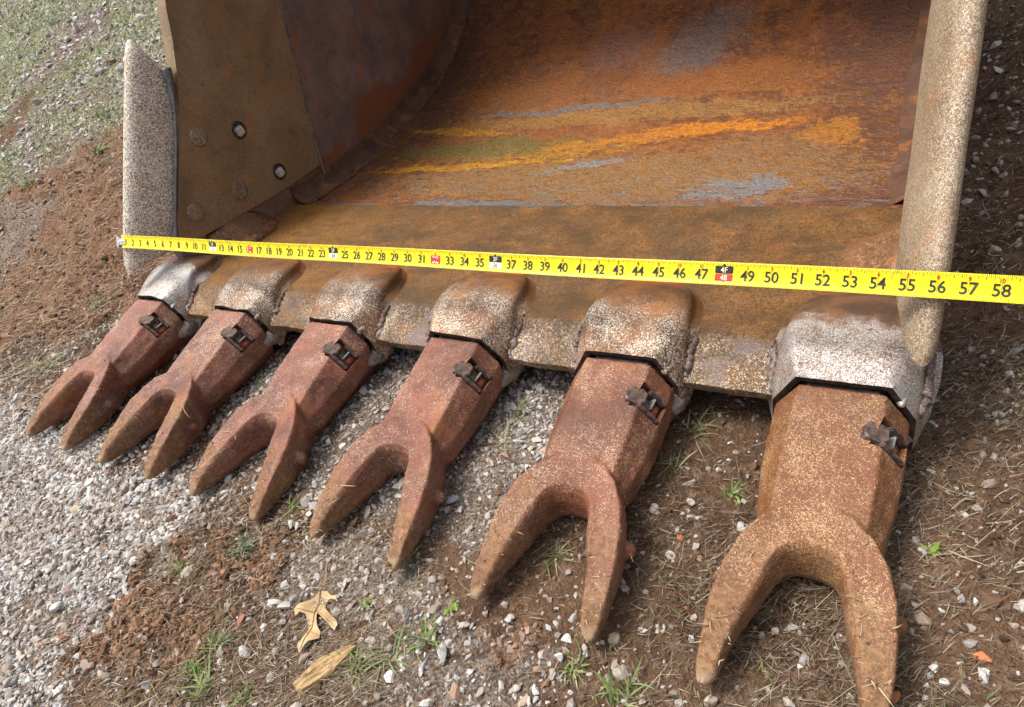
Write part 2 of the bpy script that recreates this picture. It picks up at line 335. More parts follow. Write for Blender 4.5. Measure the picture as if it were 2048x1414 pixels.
M_GREY = plain('shaded_edge_grey', (.12, .118, .118), .45, .35, .3, 80, .4)
M_BOLT = rust('bolt_steel', (.13, .088, .055), (.20, .145, .10), (.40, .34, .27), 320, .5, (.3, .5), 20, .5, .35, .2, .3)
M_NUT = plain('bright_nut_steel', (.62, .60, .56), .4, .3, .3, 150, .5)

# ---- shell
xs = np.linspace(.046, 2*MID-.034, 60); v = []; f = []
ring = np.concatenate([prof, outer[::-1]]); n = len(ring)
dent = lambda x, k: 0.0025*math.sin(x*7.1+k*.13)+.0015*math.sin(x*17+k*.31)
rings = []
for x in xs:
    r = [(x, p[0]+(dent(x, k)*nrm[k][0] if k < len(prof) else 0), p[1]+(dent(x, k)*nrm[k][1] if k < len(prof) else 0)) for k, p in enumerate(ring)]
    rings.append(r)
vv, ff = loft(rings); m = mesh('shell', vv, ff, M_SHELL)
for p in m.polygons: p.use_smooth = len(p.vertices) == 4
o = obj('shell', m, bucket, label='curved inside of the bucket streaked with orange, yellow and grey rust')
try: m.set_sharp_from_angle(angle=R(40))
except Exception: pass
# ---- lip plate with a bevelled leading edge
def edgew(x, a): return a*(vnoise(np.array([x]), np.array([.3]), 23, 31)[0]*.6+vnoise(np.array([x]), np.array([.9]), 70, 32)[0]*.4)
LP = [(.384, .0718), (.30, .0790), (.20, .0885), (.10, .0975), (.05, .1022), (.024, .1046), (.013, .1042), (-.005, .0945), (-.022, .0838), (-.037, .0735), (-.041, .0695), (-.040, .063), (-.032, .050), (.0, .036), (.10, .030), (.384, .030)]
rings = []
for x in np.linspace(.030, 2*MID-.030, 220):
    e = edgew(x, .005); r = []
    for k, (y, z) in enumerate(LP):
        w = 1 if 7 <= k <= 13 else (.35 if k == 6 else 0); r.append((x, y+e*w, z+(.0006*math.sin(x*31+y*50) if k < 7 else 0)-.25*e*w))
    rings.append(r)
vv, ff = loft(rings); m = mesh('lip_plate', vv, ff, M_LIP, True); m.set_sharp_from_angle(angle=R(32))
obj('lip_plate', m, bucket, label='ochre lip plate with a worn front edge painted bright with sun glints between the teeth')
# ---- side walls
front = [(.050, .150), (.075, .188), (.118, .243), (.213, .362), (.262, .430), (.277, .462), (.300, .505), (.322, .555), (.36, .62), (.60, .84), (.88, .952)]
def wall_poly(): return front+[tuple(p) for p in prof[::-1][1:]+nrm[::-1][1:]*.012]+[(.30, .052), (.10, .06), (.055, .085)]
def slab(name, poly, x0, x1, mat, bevel=0.0):
    bm = bmesh.new(); a = [bm.verts.new((x0, y, z)) for y, z in poly]; b = [bm.verts.new((x1, y, z)) for y, z in poly]
    bm.faces.new(a); bm.faces.new(b[::-1]); k = len(poly)
    for i in range(k): bm.faces.new((a[i], b[i], b[(i+1) % k], a[(i+1) % k]))
    if bevel: bmesh.ops.bevel(bm, geom=list(bm.edges), offset=bevel, segments=2, profile=.5, affect='EDGES', clamp_overlap=True)
    bmesh.ops.triangulate(bm, faces=[q for q in bm.faces if len(q.verts) > 4]); return from_bm(name, bm, mat)
wp = wall_poly()
for k, (x0, x1) in enumerate(((.022, .047), (2*MID-.036, 2*MID-.014))):
    sb = .014 if k == 0 else .03; sw_ = .0 if k == 0 else .03
    w = obj('side_wall', slab('side_wall', [(y+sb if q < 10 else y, z) for q, (y, z) in enumerate(wp)], x0, x1, M_WALL), bucket, label=('dark inner side wall with rust drips beside the bolted plate' if k == 0 else 'side wall behind the tan cutter'))
    wear = [(.066, .168), (.085, .196), (.122, .243), (.217, .362), (.266, .430), (.281, .462), (.304, .505), (.326, .555), (.364, .62), (.585, .82), (.66, .78), (.613, .48), (.56, .285), (.512, .112), (.40, .118), (.30, .128), (.17, .142), (.10, .150)]
    a, b = (.026, .0565) if k == 0 else (2*MID-.041, 2*MID-.030)
    pl = obj('wear_plate', slab('wear_plate', [(y+sw_ if q < 10 else y, z) for q, (y, z) in enumerate(wear)], a, b, M_WEAR, .003), bucket, label='olive brown wear plate with round bolt heads and two square nuts in holes' if k == 0 else 'wear plate inside the tan cutter')
    sgn = 1 if k == 0 else -1; xf = b if k == 0 else a
    def disc(y, z, r, d, mat, nm, par, seg=20, dome=.0):
        bm = bmesh.new(); rr = [(1, 0), (1, d*.7), (.9, d), (.5, d+dome*.75), (0.02, d+dome)]; rg = []
        for q, h in rr: rg.append([(xf+sgn*h, y+r*q*math.cos(i*2*math.pi/seg), z+r*q*math.sin(i*2*math.pi/seg)) for i in range(seg)])
        loft_bm(bm, rg); return obj(nm, from_bm(nm, bm, mat, True), par)
    for (y, z) in ((.24, .323), (.138, .199), (.262, .182)) if k == 0 else ():
        disc(y, z, .0205, .0022, M_BOLT, 'bolt_head', pl)
    for (y, z) in ((.34, .289), (.386, .162)) if k == 0 else ():
        hb = disc(y, z, .0200, .0008, M_EDGE, 'bolt_hole', pl, 24)
        bm = bmesh.new(); vv = box_bm(bm, (xf+sgn*.004, y-.002, z-.001), (.012, .019, .019), Matrix.Rotation(R(12), 3, 'X'))
        bmesh.ops.bevel(bm, geom=list(bm.edges), offset=.0025, segments=2, affect='EDGES'); obj('square_nut', from_bm('square_nut', bm, M_NUT), pl)
    xe = .049 if k == 0 else 2*MID-.038
    pth = np.array([(xe+sgn*.003, p[0], p[1]+.004) for p in prof[2:95:2]])
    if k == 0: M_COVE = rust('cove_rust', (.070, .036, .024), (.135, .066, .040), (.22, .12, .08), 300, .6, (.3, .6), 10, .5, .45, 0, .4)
    rg = [[(xe+sgn*dx, p[0]-q[0]*dn, p[1]-q[1]*dn) for dx, dn in ((-.004, .046), (.001, .036), (.005, .023), (.012, .012), (.024, .0045), (.040, .0008), (.044, -.004))] for p, q in zip(prof[1:96], nrm[1:96])]
    vv, ff = loft(rg, cap=False, closed=False); obj('corner_cove', mesh('corner_cove', vv, ff, M_COVE, True), bucket)
    pth = np.array([(xe+sgn*(.041+.0015*math.sin(i_*1.3)), p[0]-q[0]*.001, p[1]-q[1]*.001) for i_, (p, q) in enumerate(zip(prof[4:95:2], nrm[4:95:2]))])
    vv, ff = tube(pth, .0026, 8, .25)
    if k == 0: obj('weld_bead', mesh('weld_bead', vv, ff, plain('weld_brown', (.15, .080, .050), .55, .1, .5, 70, .8), True), bucket)
    pth = catmull([(xf+sgn*.001, .612, .47), (xf+sgn*.001, .56, .29), (xf+sgn*.001, .520, .13), (xf+sgn*.004, .508, .088)], 8)
    vv, ff = tube(pth, np.linspace(.002, .0042, len(pth)), 6, .2); obj('weld_bead', mesh('weld_seam', vv, ff, M_WELD, True), bucket)
    if k == 0: pth = catmull([(xf-sgn*.006, .066, .172), (xf-sgn*.004, .112, .236), (xf-sgn*.004, .205, .356), (xf-sgn*.008, .248, .425), (xf-sgn*.012, .262, .46)], 8)
    if k == 0: vv, ff = tube(pth, np.interp(np.linspace(0, 1, len(pth)), [0, .08, .15, .6, .85, 1], [.006, .006, .003, .0032, .009, .011]), 10)
    if k == 0: obj('shaded_edge_strip', mesh('shaded_edge_strip', vv, ff, M_GREY, True), bucket)  # added grey rod, coloured as the wall's front edge in shade
    # corner gusset on the lip
    bm = bmesh.new(); gs = [(.105, .0), (.135, .030), (.19, .036), (.25, .033), (.29, .012), (.305, .0)]; rg = []
    for y, h in gs:
        w_ = .012+h*1.5; zl = .106-.09*(y-.0)
        rg.append([(xe, y, zl-.02), (xe+sgn*(w_+.012), y, zl-.02), (xe+sgn*(w_+.010), y, zl+h*.25), (xe+sgn*w_*.6, y, zl+h*.8), (xe, y, zl+h*1.25+.012)])
    loft_bm(bm, rg); bmesh.ops.subdivide_edges(bm, edges=list(bm.edges), cuts=2, use_grid_fill=True, smooth=.4)
    obj('corner_gusset', from_bm('corner_gusset', bm, bpy.data.materials.get('gusset_rust') or rust('gusset_rust', (.105, .048, .022), (.175, .082, .034), (.36, .2, .1), 200, .56, (.3, .6), 9, .5, .45, 0, .3), True), bucket)
# ---- side cutters
U2 = np.array((.62, .785)); U2 /= np.linalg.norm(U2); N2 = np.array((U2[1], -U2[0])); O2 = np.array((-.042, .16))
OUT = [(0, .003), (.012, -.002), (.03, -.005), (.071, -.007), (.16, -.0075), (.25, -.0075), (.34, -.0075), (.41, -.007), (.452, -.006), (.4675, -.001), (.460, .012), (.440, .040), (.419, .068), (.395, .088), (.365, .096), (.344, .098), (.25, .099), (.17, .099), (.091, .099), (.068, .088), (.046, .066), (.02, .028)]
outl = catmull(OUT+[OUT[0]], 2)[:-1]
cen = np.array((.22, .045))
def cutter(side):
    bm = bmesh.new(); rg = []
    # a bar with a rounded section; it flares outwards to its nose
    def xm(w): return .031-.028*max(0, 1-(w+.007)/.106)**1.1
    DD = (1.0, .62, .40, .26, .15, .07, .02, 0.0); XO = (1, .97, .90, .80, .66, .46, .24, .0)
    prof_ = [(d, x) for d, x in zip(DD, XO)]+[(d, -x) for d, x in list(zip(DD, XO))[::-1][1:]]
    for d, xo in prof_:
        r = []
        for (u, w) in outl:
            su = min(.40, max(.065, u)); sw = .046; uu = u+(su-u)*d; ww = w+(sw-w)*d
            if side == 1 and uu < .06: uu -= .014*(1-uu/.06)
            wob = .0005*math.sin(uu*40+ww*25)
            x = xm(ww)+.0175*xo+wob*abs(xo)
            y, z = O2+U2*uu+N2*ww; r.append((x if side == 0 else 2*MID-x, y, z))
        rg.append(r)
    loft_bm(bm, rg, cap=False); bmesh.ops.remove_doubles(bm, verts=bm.verts, dist=.0006); return from_bm('side_cutter', bm, M_CUT_L if side == 0 else M_CUT_R, True)
for k in (0, 1):
    cm = cutter(k); cm.set_sharp_from_angle(angle=R(55))
    ct = obj('side_cutter', cm, bucket, label=('pale speckled side cutter standing at the far left end' if k == 0 else 'tan speckled side cutter standing at the near right end'))
    # bolted flange on the outside of the wall
    fl = [tuple(O2+U2*u+N2*w) for u, w in ((.07, .085), (.36, .085), (.40, .11), (.36, .215), (.24, .235), (.10, .205), (.05, .13))]
    x0, x1 = (-.004, .0205) if k == 0 else (2*MID-.0205, 2*MID-.002)
    obj('cutter_flange', slab('cutter_flange', fl, x0, x1, M_CUT_L if k == 0 else M_CUT_R, .003), ct)
    for (y, z) in ((.24, .323), (.138, .199), (.262, .182)):
        bm = bmesh.new(); seg = 20; rg = []; s2 = -1 if k == 0 else 1; xo = x0 if k == 0 else x1
        for q, h in ((1.0, -.002), (1.0, .004), (.93, .0075), (.75, .0100), (.4, .0115), (.03, .012)):
            rg.append([(xo+s2*h, y+.0245*q*math.cos(i*2*math.pi/seg), z+.0245*q*math.sin(i*2*math.pi/seg)) for i in range(seg)])
        loft_bm(bm, rg); obj('bolt_head', from_bm('bolt_head', bm, M_BOLT, True), ct)
# ------------------------------------------------------------------ adapters and teeth
SP = .26; CX = .0485
def lip_z(y): return .1042-.09*(y-.013) if y > .013 else .1042-.60*(.013-y)
def arch(y, top, hw, bot, n=26, ex=3.6):
    lz = lip_z(y); fl = sm(y, -.040, -.022); half = []
    # foot that runs out onto the lip, then the flank and the crown
    zb = bot+(lz-.004-bot)*fl
    half += [(hw+.020*fl, zb), (hw+.012*fl, zb+.0045), (hw+.0045*fl, zb+.012)]
    z0 = zb+.016
    for q in np.linspace(0.0, math.pi/2, n//2):
        half.append((hw*abs(math.cos(q))**(2/ex), z0+max(.004, top-z0)*abs(math.sin(q))**(2/ex)))
    L = [(CX-x, y, z) for x, z in half]; Rr = [(CX+x, y, z) for x, z in half[::-1][1:]]
    return L+Rr
ADS = [(-.0505, .1195, .0735, .020), (-.042, .1220, .0745, .020), (-.02, .1260, .0735, .022), (.0, .1295, .0725, .026), (.02, .1320, .071, .03), (.04, .1330, .069, .04), (.058, .1318, .066, .05), (.076, .1275, .061, .056), (.092, .1205, .053, .058), (.106, .1120, .042, .06), (.116, .1030, .028, .06), (.122, .0950, .012, .06)]
def collar(y, g=.0):
    P = np.array([(.0735+g, .024), (.0735+g, .052), (.0735+g, .071), (.0475+g, .1125+g), (.0, .1140+g)]); d = np.r_[0, np.cumsum(np.linalg.norm(np.diff(P, axis=0), axis=1))]
    q = np.linspace(0, d[-1], 16); half = np.stack([np.interp(q, d, P[:, 0]), np.interp(q, d, P[:, 1])], 1)
    return [(CX-x, y, z) for x, z in half]+[(CX+x, y, z) for x, z in half[::-1][1:]]
def adapter_mesh(seed, mat):
    rings = []
    for k, (y, top, hw, bot) in enumerate(ADS):
        r = np.array(arch(y, top, hw, bot)); cw = 1-sm(y, -.046, .012)
        if cw > 0: r = r*(1-cw)+np.array(collar(y, .003*min(1, (y+.0505)/.02)+.14*(y+.0505)))*cw
        rr = []
        for (x, yy, z) in r:
            e = .0009*vnoise(np.array([x+seed]), np.array([yy+z]), 40, 41)[0]+.0018*vnoise(np.array([x+seed*2]), np.array([yy]), 12, 42)[0]
            front_w = (.004*vnoise(np.array([x*1.0+seed]), np.array([.2]), 30, 43)[0]) if k < 2 else 0
            rr.append((x, yy+front_w, z+e*(1 if z > bot+.01 else 0)))
        rings.append(rr)
    cz = .062
    inn = [(CX+(x-CX)*.90, y+.0015, cz+(z-cz)*.86 if z > cz else z) for x, y, z in rings[0]]
    inn2 = [(CX+(x-CX)*.86, y+.022, cz+(z-cz)*.76 if z > cz else z) for x, y, z in rings[0]]
    rings = [inn2, inn]+rings; nr = len(rings[0])
    v, f = loft(rings); m = mesh('adapter', v, f, mat, True); m.materials.append(M_EDGE)
    for q in range(2*nr): m.polygons[q].material_index = 1
    m.set_sharp_from_angle(angle=R(50)); return m
# ---- tooth: body, two horns, blended in one casting
def ring_e(c, hx, hz, tilt=0.0, n=24, ex=3.0, yaw=0.0):
    r = []
    for a in np.linspace(0, 2*math.pi, n, endpoint=False):
        x = hx*math.copysign(abs(math.cos(a))**(2/ex), math.cos(a)); z = hz*math.copysign(abs(math.sin(a))**(2/ex), math.sin(a))
        xx = x*math.cos(tilt)-z*math.sin(tilt); zz = x*math.sin(tilt)+z*math.cos(tilt)
        r.append((c[0]+xx*math.cos(yaw), c[1]+xx*math.sin(yaw), c[2]+zz))
    return r
def octa(y, zt, zb, ht, hs, hb, zu, zl): return [(CX-ht, y, zt), (CX+ht, y, zt), (CX+hs, y, zu), (CX+hs, y, zl), (CX+hb, y, zb), (CX-hb, y, zb), (CX-hs, y, zl), (CX-hs, y, zu)]
def tooth_mesh():
    bm = bmesh.new()
    loft_bm(bm, [octa(-.0545, .1080, .006, .0425, .0685, .05, .070, .035), octa(-.10, .0985, .004, .0445, .0685, .05, .064, .032), octa(-.15, .0875, .003, .0455, .0665, .047, .056, .028), octa(-.20, .0765, .002, .0440, .0600, .043, .049, .025), octa(-.226, .064, .004, .038, .050, .036, .044, .024)])
    PO = [(-.006, -.188), (.014, -.190), (.034, -.199), (.053, -.216), (.067, -.240), (.0765, -.272), (.0795, -.305), (.0795, -.335), (.0795, -.358), (.0785, -.374), (.0745, -.3865)]
    PI = [(-.006, -.239), (.010, -.2395), (.0215, -.243), (.0285, -.255), (.0325, -.272), (.0375, -.292), (.0445, -.315), (.0515, -.341), (.0565, -.363), (.0595, -.379), (.0655, -.3880)]
    ZT = [(.0790, .0735, .0660), (.0795, .0735, .0660), (.0805, .0720, .0650), (.0795, .0690, .0630), (.0745, .0655, .0600), (.0665, .0600, .0550), (.0570, .0535, .0490), (.0470, .0450, .0420), (.0380, .0370, .0340), (.0300, .0300, .0280), (.0220, .0220, .0210)]
    ZB = [.006]*7+[.007, .009, .011, .015]
    for sgn in (1, -1):
        rg = []
        for (ox, oy), (ix, iy), (zo, zm, zi), zb in zip(PO, PI, ZT, ZB):
            h = zo-zb; hi = zi-zb; r_ = []
            for s_, z in ((.16, zb), (.03, zb+.30*h), (-.02, zb+.62*h), (.0, zo-.10*h), (.055, zo), (.14, zo-.03*h), (.36, (zo+zm)/2-.02*h), (.64, zm-.01*h), (.86, zi+.08*h), (.965, zi-.06*hi), (1.0, zi-.32*hi), (.97, zb+.25*hi), (.86, zb)):
                r_.append((CX-sgn*(ox+(ix-ox)*s_), oy+(iy-oy)*s_, z))
            rg.append(r_)
        loft_bm(bm, rg)
        # casting nub on the outer flank
        cx = -.0305 if sgn > 0 else 2*CX+.0305
        bmesh.ops.create_icosphere(bm, subdivisions=2, radius=.0105, matrix=Matrix.Translation((cx+sgn*.002, -.272, .030)))
    bmesh.ops.recalc_face_normals(bm, faces=bm.faces)
    m0 = bpy.data.meshes.new('tooth_rough'); bm.to_mesh(m0); bm.free()
    ob = bpy.data.objects.new('tooth_rough', m0); COL.objects.link(ob)
    rm = ob.modifiers.new('r', 'REMESH'); rm.mode = 'VOXEL'; rm.voxel_size = .0023; rm.use_smooth_shade = True
    s_ = ob.modifiers.new('s', 'SMOOTH'); s_.factor = .5; s_.iterations = 3
    # pocket for the lock
    bmc = bmesh.new(); Mr = lock_frame(); box_bm(bmc, Mr[0]+Mr[1]@Vector((-.004, .0, -.001)), (.044, .036, .026), Mr[1]); mc = bpy.data.meshes.new('pocket'); bmc.to_mesh(mc); bmc.free()
    oc = bpy.data.objects.new('pocket', mc); COL.objects.link(oc)
    bo = ob.modifiers.new('b', 'BOOLEAN'); bo.operation = 'DIFFERENCE'; bo.object = oc; bo.solver = 'EXACT'
    dg = bpy.context.evaluated_depsgraph_get(); m = bpy.data.meshes.new_from_object(ob.evaluated_get(dg)); m.name = 'tooth'
    for q in (ob, oc): bpy.data.objects.remove(q, do_unlink=True)
    m.materials.clear(); m.shade_smooth(); m.set_sharp_from_angle(angle=R(48)); return m
def lock_frame():
    e1 = Vector((.56, 0, -.83)).normalized(); e2 = Vector((0, -.97, -.24)); nn = Vector((.80, -.12, .58))
    e3 = nn.normalized(); e2 = e3.cross(e1).normalized(); e1 = e2.cross(e3).normalized()
    return Vector((.1045, -.0985, .0790)), Matrix((e1, e2, e3)).transposed()
def tooth_dirt(t, col, r, h):
    tc = t.tc.outputs['Object']; o = t.xyz(tc)
    n = t.noise(26, 5, .65); n2 = t.noise(150, 4, .65); n3 = t.noise(320, 3, .6)
    q = t.math('ADD', t.math('MULTIPLY', o[1], -3.6), t.math('MULTIPLY', t.math('SUBTRACT', n, .5), 1.3))
    ms = t.step(q, .86, 1.30, 0, .92); ms = t.math('MULTIPLY', ms, t.step(n2, .30, .5, .35, 1))
    dc = t.mix(t.step(n2, .38, .62), (.135, .070, .034), (.30, .165, .080)); dc = t.mix(t.step(n3, .62, .72, 0, .8), dc, (.52, .40, .25))
    tip = t.step(t.math('ADD', t.math('MULTIPLY', o[1], -1), t.math('MULTIPLY', n, .02)), .372, .386, 0, .6)
    col = t.mix(ms, col, dc); col = t.mix(tip, col, (.42, .31, .19))
    return col, t.mixf(ms, r, .9), t.math('ADD', h, t.math('MULTIPLY', ms, t.math('ADD', n2, t.math('MULTIPLY', n3, .8))))
M_TOOTH = rust('tooth_rust', (.110, .033, .018), (.250, .079, .045), (.56, .38, .27), 560, .58, (.22, .52), 8, .55, .38, .0, .35, tint=True, dirt=tooth_dirt, blot=.35, grime=.45)
tm = tooth_mesh(); tm.materials.append(M_TOOTH)
bmx = {}
def lock_parts():
    c0, M = lock_frame(); out = []
    def bx(nm, off, size, mat, bev=.0015):
        bm = bmesh.new(); box_bm(bm, c0+M@Vector(off), size, M); bmesh.ops.bevel(bm, geom=list(bm.edges), offset=bev, segments=2, affect='EDGES'); out.append((nm, from_bm(nm, bm, mat)))
    bx('lock_floor', (-.004, 0, -.0125), (.041, .033, .004), M_REDR)
    bx('lock_rail', (-.002, -.0135, -.003), (.034, .0055, .016), M_LOCK)
    bx('lock_rail', (.002, .0142, -.003), (.028, .0055, .014), M_LOCK)
    bx('lock_pin', (.0, .004, -.005), (.0022, .017, .010), M_NUT, .0006)
    bx('lock_pin', (-.004, .001, -.009), (.012, .012, .007), M_PIN)
    bx('lock_pin', (.010, .002, -.008), (.008, .015, .006), M_REDR)
    # lever lying on the crown beside the pocket
    bm = bmesh.new(); pts = [(-.016, -.010), (-.012, -.014), (.010, -.013), (.015, -.006), (.014, .011), (.004, .016), (-.011, .013), (-.016, .004)]
    a = c0+M@Vector((-.0245, -.002, -.001)); Ml = Matrix.Rotation(R(26), 3, 'Y')
    rg = [[a+Ml@Vector((x*s, y*s, h)) for x, y in pts] for s, h in ((.85, -.014), (.85, -.0012), (.74, .0004))]
    loft_bm(bm, rg); out.append(('lock_lever', from_bm('lock_lever', bm, M_LOCK)))
    return out
M_LOCK = plain('lock_dark_steel', (.12, .078, .064), .5, .15, .5, 140, .5)
M_PIN = plain('lock_green_grey', (.12, .13, .085), .6, .0, .6, 160, .5)
M_REDR = plain('lock_red_rust', (.32, .09, .045), .7, .0, .5, 160, .5)
LK = lock_parts()
def lump(seed, c, r, mat, n=1):
    bm = bmesh.new(); g = np.random.default_rng(seed)
    for k in range(n):
        p = Vector(c)+Vector(g.uniform(-1, 1, 3)*np.array((.006, .016, .006)))*(1 if n > 1 else 0)
        bmesh.ops.create_icosphere(bm, subdivisions=2, radius=r*g.uniform(.7, 1.1), matrix=Matrix.Translation(p) @ Matrix.Diagonal((.8, g.uniform(1.1, 1.9), .75, 1)))
    for v_ in bm.verts: v_.co += Vector(g.normal(0, r*.06, 3))
    return from_bm('weld_lump', bm, mat, True)
ORD = ('first', 'second', 'third', 'fourth', 'fifth', 'sixth')
for i in range(6):
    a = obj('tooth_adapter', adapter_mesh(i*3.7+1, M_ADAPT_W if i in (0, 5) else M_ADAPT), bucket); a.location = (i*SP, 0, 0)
    a['label'] = '%s tooth adapter from the pale far cutter, welded on the lip' % ORD[i]
    tmi = tm.copy(); gi = np.random.default_rng(400+i); V0 = np.zeros(len(tmi.vertices)*3, np.float32); tmi.vertices.foreach_get('co', V0); V0 = V0.reshape(-1, 3).astype(float)
    wt = sm(-V0[:, 1], .20, .36); ln = .93-gi.uniform(0, .035, 2); side = V0[:, 0] > CX; k_ = np.where(side, ln[0], ln[1])      # each tooth is worn in its own way
    V0[:, 1] = np.where(V0[:, 1] < -.25, -.25+(V0[:, 1]+.25)*k_, V0[:, 1]); V0[:, 0] += wt*gi.normal(0, .0022, 2)[side.astype(int)]; V0[:, 2] += wt*(.002+gi.normal(0, .001))
    nz_ = vnoise(V0[:, 0]+i*3.1, V0[:, 1]+V0[:, 2], 34, 200+i)*.0011*(.4+wt)+vnoise(V0[:, 0]-V0[:, 2]+i*5.7, V0[:, 1], 90, 220+i)*.0006; NN = np.zeros(len(V0)*3, np.float32); tmi.vertices.foreach_get('normal', NN)
    V0 += NN.reshape(-1, 3)*nz_[:, None]; tmi.vertices.foreach_set('co', V0.astype(np.float32).ravel()); tmi.update()
    to = obj('forked_tooth', tmi, bucket, tint=float([.0, .05, .0, .10, .30, 1.0][i])); to.location = (i*SP, 0, 0)
    to['label'] = '%s forked tooth from the pale far cutter' % ORD[i]
    g = np.random.default_rng(100+i); to.rotation_euler = (0, 0, 0)
    for nm, m in LK: obj(nm, m, to)
    # nose of the adapter that fills the socket
    bm = bmesh.new(); loft_bm(bm, [octa(-.02, .106, .012, .038, .058, .04, .08, .03), octa(-.075, .094, .012, .034, .056, .04, .066, .03)]); obj('socket_nose', from_bm('socket_nose', bm, M_EDGE), a)
    for sgn in (-1, 1):
        pth = catmull([(CX+sgn*.076, -.036, .068), (CX+sgn*.080, -.020, .083), (CX+sgn*.080, -.004, .095), (CX+sgn*.082, .010, .1030), (CX+sgn*.081, .03, .1015)], 6)
        vv, ff = tube(pth+rng.normal(0, .0016, pth.shape), np.interp(np.linspace(0, 1, len(pth)), [0, .2, .55, 1], [.006, .0065, .0045, .0015]), 9, .28); obj('weld_bead', mesh('weld_bead', vv, ff, bpy.data.materials.get('weld_mixed') or rust('weld_mixed', (.12, .070, .050), (.20, .125, .092), (.30, .28, .27), 160, .52, (.3, .6), 20, .5, .4, .1, .5), True), a)
    obj('weld_lump', lump(80+i, (CX+.058, -.043, .092), .0075, a.data.materials[0]), a)
    # eroded boss under the collar, right side
    obj('adapter_ear', lump(120+i, (CX+.060, -.036, .040), .022, bpy.data.materials['weld_mixed'], 2), a)

# ------------------------------------------------------------------ tape measure
IN = .0254; TW = .0254
tape = empty('tape_measure', (0, -.011, .2215), root=0, label='yellow tape measure blade stretched across the bucket mouth', category='tape measure')
TV = np.array((0, .545, .838)); TV /= np.linalg.norm(TV); TN = np.array((0, -TV[2], TV[1]))
def tp(x, v, h=0.0):                                    # x metres along, v -.5...5 across, h above the face
    x = np.asarray(x, float); v = np.asarray(v, float)
    sag = -.0012*np.sin(np.pi*np.clip(x/1.43, 0, 1))+.0008*np.sin(x*11)
    cv = .0022*(v*2)**2                                 # shallow trough
    tw = .05*np.sin(x*3.1+.4)
    P = np.zeros(np.broadcast(x, v).shape+(3,)); P[..., 0] = x
    cw, sw = np.cos(tw)[..., None], np.sin(tw)[..., None]; vv = TV*cw+TN*sw; nn = TN*cw-TV*sw
    P = P+np.asarray(v*TW)[..., None]*vv+np.asarray(cv+h)[..., None]*nn; P[..., 2] += sag
    return P
t = NT('tape_yellow'); n = t.noise(9, 5, .6); n2 = t.noise(160, 4, .6)
c = t.mix(t.step(n, .35, .7, 0, .5), (.90, .78, .012), (.84, .66, .012)); c = t.mix(t.step(n2, .62, .72, 0, .55), c, (.30, .23, .03)); c = t.mix(t.step(t.noise(34, 4, .65), .58, .70, 0, .45), c, (.52, .40, .05))
M_TAPE = t.fin(c, .32, 0, t.bump(n2, .05, .001)); M_BACK = plain('tape_back', (.70, .55, .03), .5)
M_INK = plain('tape_black_ink', (.022, .024, .020), .5, 0, .2); M_RED = plain('tape_red_ink', (.62, .03, .02), .5, 0, .15); M_CRM = plain('tape_knockout', (.85, .80, .62), .5, 0, .1)
tx = np.arange(.012, 1.78, .006); tv = np.linspace(-.5, .5, 9); A, B = np.meshgrid(tx, tv, indexing='ij')
top = tp(A, B).reshape(-1, 3); bot = tp(A, B, -np.ones_like(A)*.00035).reshape(-1, 3); nx_, ny_ = A.shape; f = []
for i in range(nx_-1):
    for j in range(ny_-1):
        a = i*ny_+j; f.append((a, a+ny_, a+ny_+1, a+1)); k = a+nx_*ny_; f.append((k, k+1, k+ny_+1, k+ny_))
for i in range(nx_-1):
    for j in (0, ny_-1): a = i*ny_+j; f.append((a, a+ny_, a+ny_+nx_*ny_, a+nx_*ny_))
def tobj(nm, m, par=None, **kw):
    o = bpy.data.objects.new(nm, m); COL.objects.link(o); o.parent = par or tape
    if par is None: o.matrix_parent_inverse = Matrix()
    for k, x in kw.items(): o[k] = x
    return o
blade = tobj('blade', mesh('blade', np.concatenate([top, bot]), f, M_TAPE, True))
def strip(v, f, x0, x1, v0, v1, h=.00025):
    k = len(v); nn = max(1, int(math.ceil(abs(v1-v0)/.13)))
    for q in range(nn+1):
        y = v0+(v1-v0)*q/nn; v += [(x0, y, h), (x1, y, h)]
    for q in range(nn): f.append((k+2*q, k+2*q+1, k+2*q+3, k+2*q+2))
def ink(nm, v, f, mat, **kw):
    a = np.array(v); return tobj(nm, mesh(nm, tp(a[:, 0], a[:, 1], a[:, 2]), f, mat), None, **kw)
v = []; f = []
for k in range(16, 62*16):
    x = k*IN/16; L = .40 if k % 16 == 0 else .20 if k % 8 == 0 else .16 if k % 4 == 0 else .12 if k % 2 == 0 else .085
    wdt = .00018
    if k % 16 == 0:
        if k//16 % 12 and k//16 % 16: strip(v, f, x-.00013, x+.00013, -.5, .5)
    else:
        strip(v, f, x-wdt, x+wdt, .5-L, .5); strip(v, f, x-wdt, x+wdt, -.5, -.5+L*.72)
ink('tick_marks', v, f, M_INK, kind='stuff')
GL = {}
def glyph(s):
    if s not in GL:
        cu = bpy.data.curves.new('g', 'FONT'); cu.body = s; cu.align_x = 'CENTER'; cu.align_y = 'CENTER'; cu.size = 1; cu.resolution_u = 3; cu.offset = .011; cu.space_character = 1.0
        ob = bpy.data.objects.new('g', cu); COL.objects.link(ob); bpy.context.view_layer.update()
        me = bpy.data.meshes.new_from_object(ob.evaluated_get(bpy.context.evaluated_depsgraph_get()))
        vv = np.array([q.co[:2] for q in me.vertices]); ff = [tuple(q.vertices) for q in me.polygons]
        bpy.data.objects.remove(ob, do_unlink=True); vv -= (vv.min(0)+vv.max(0))/2; GL[s] = (vv, ff)
    return GL[s]
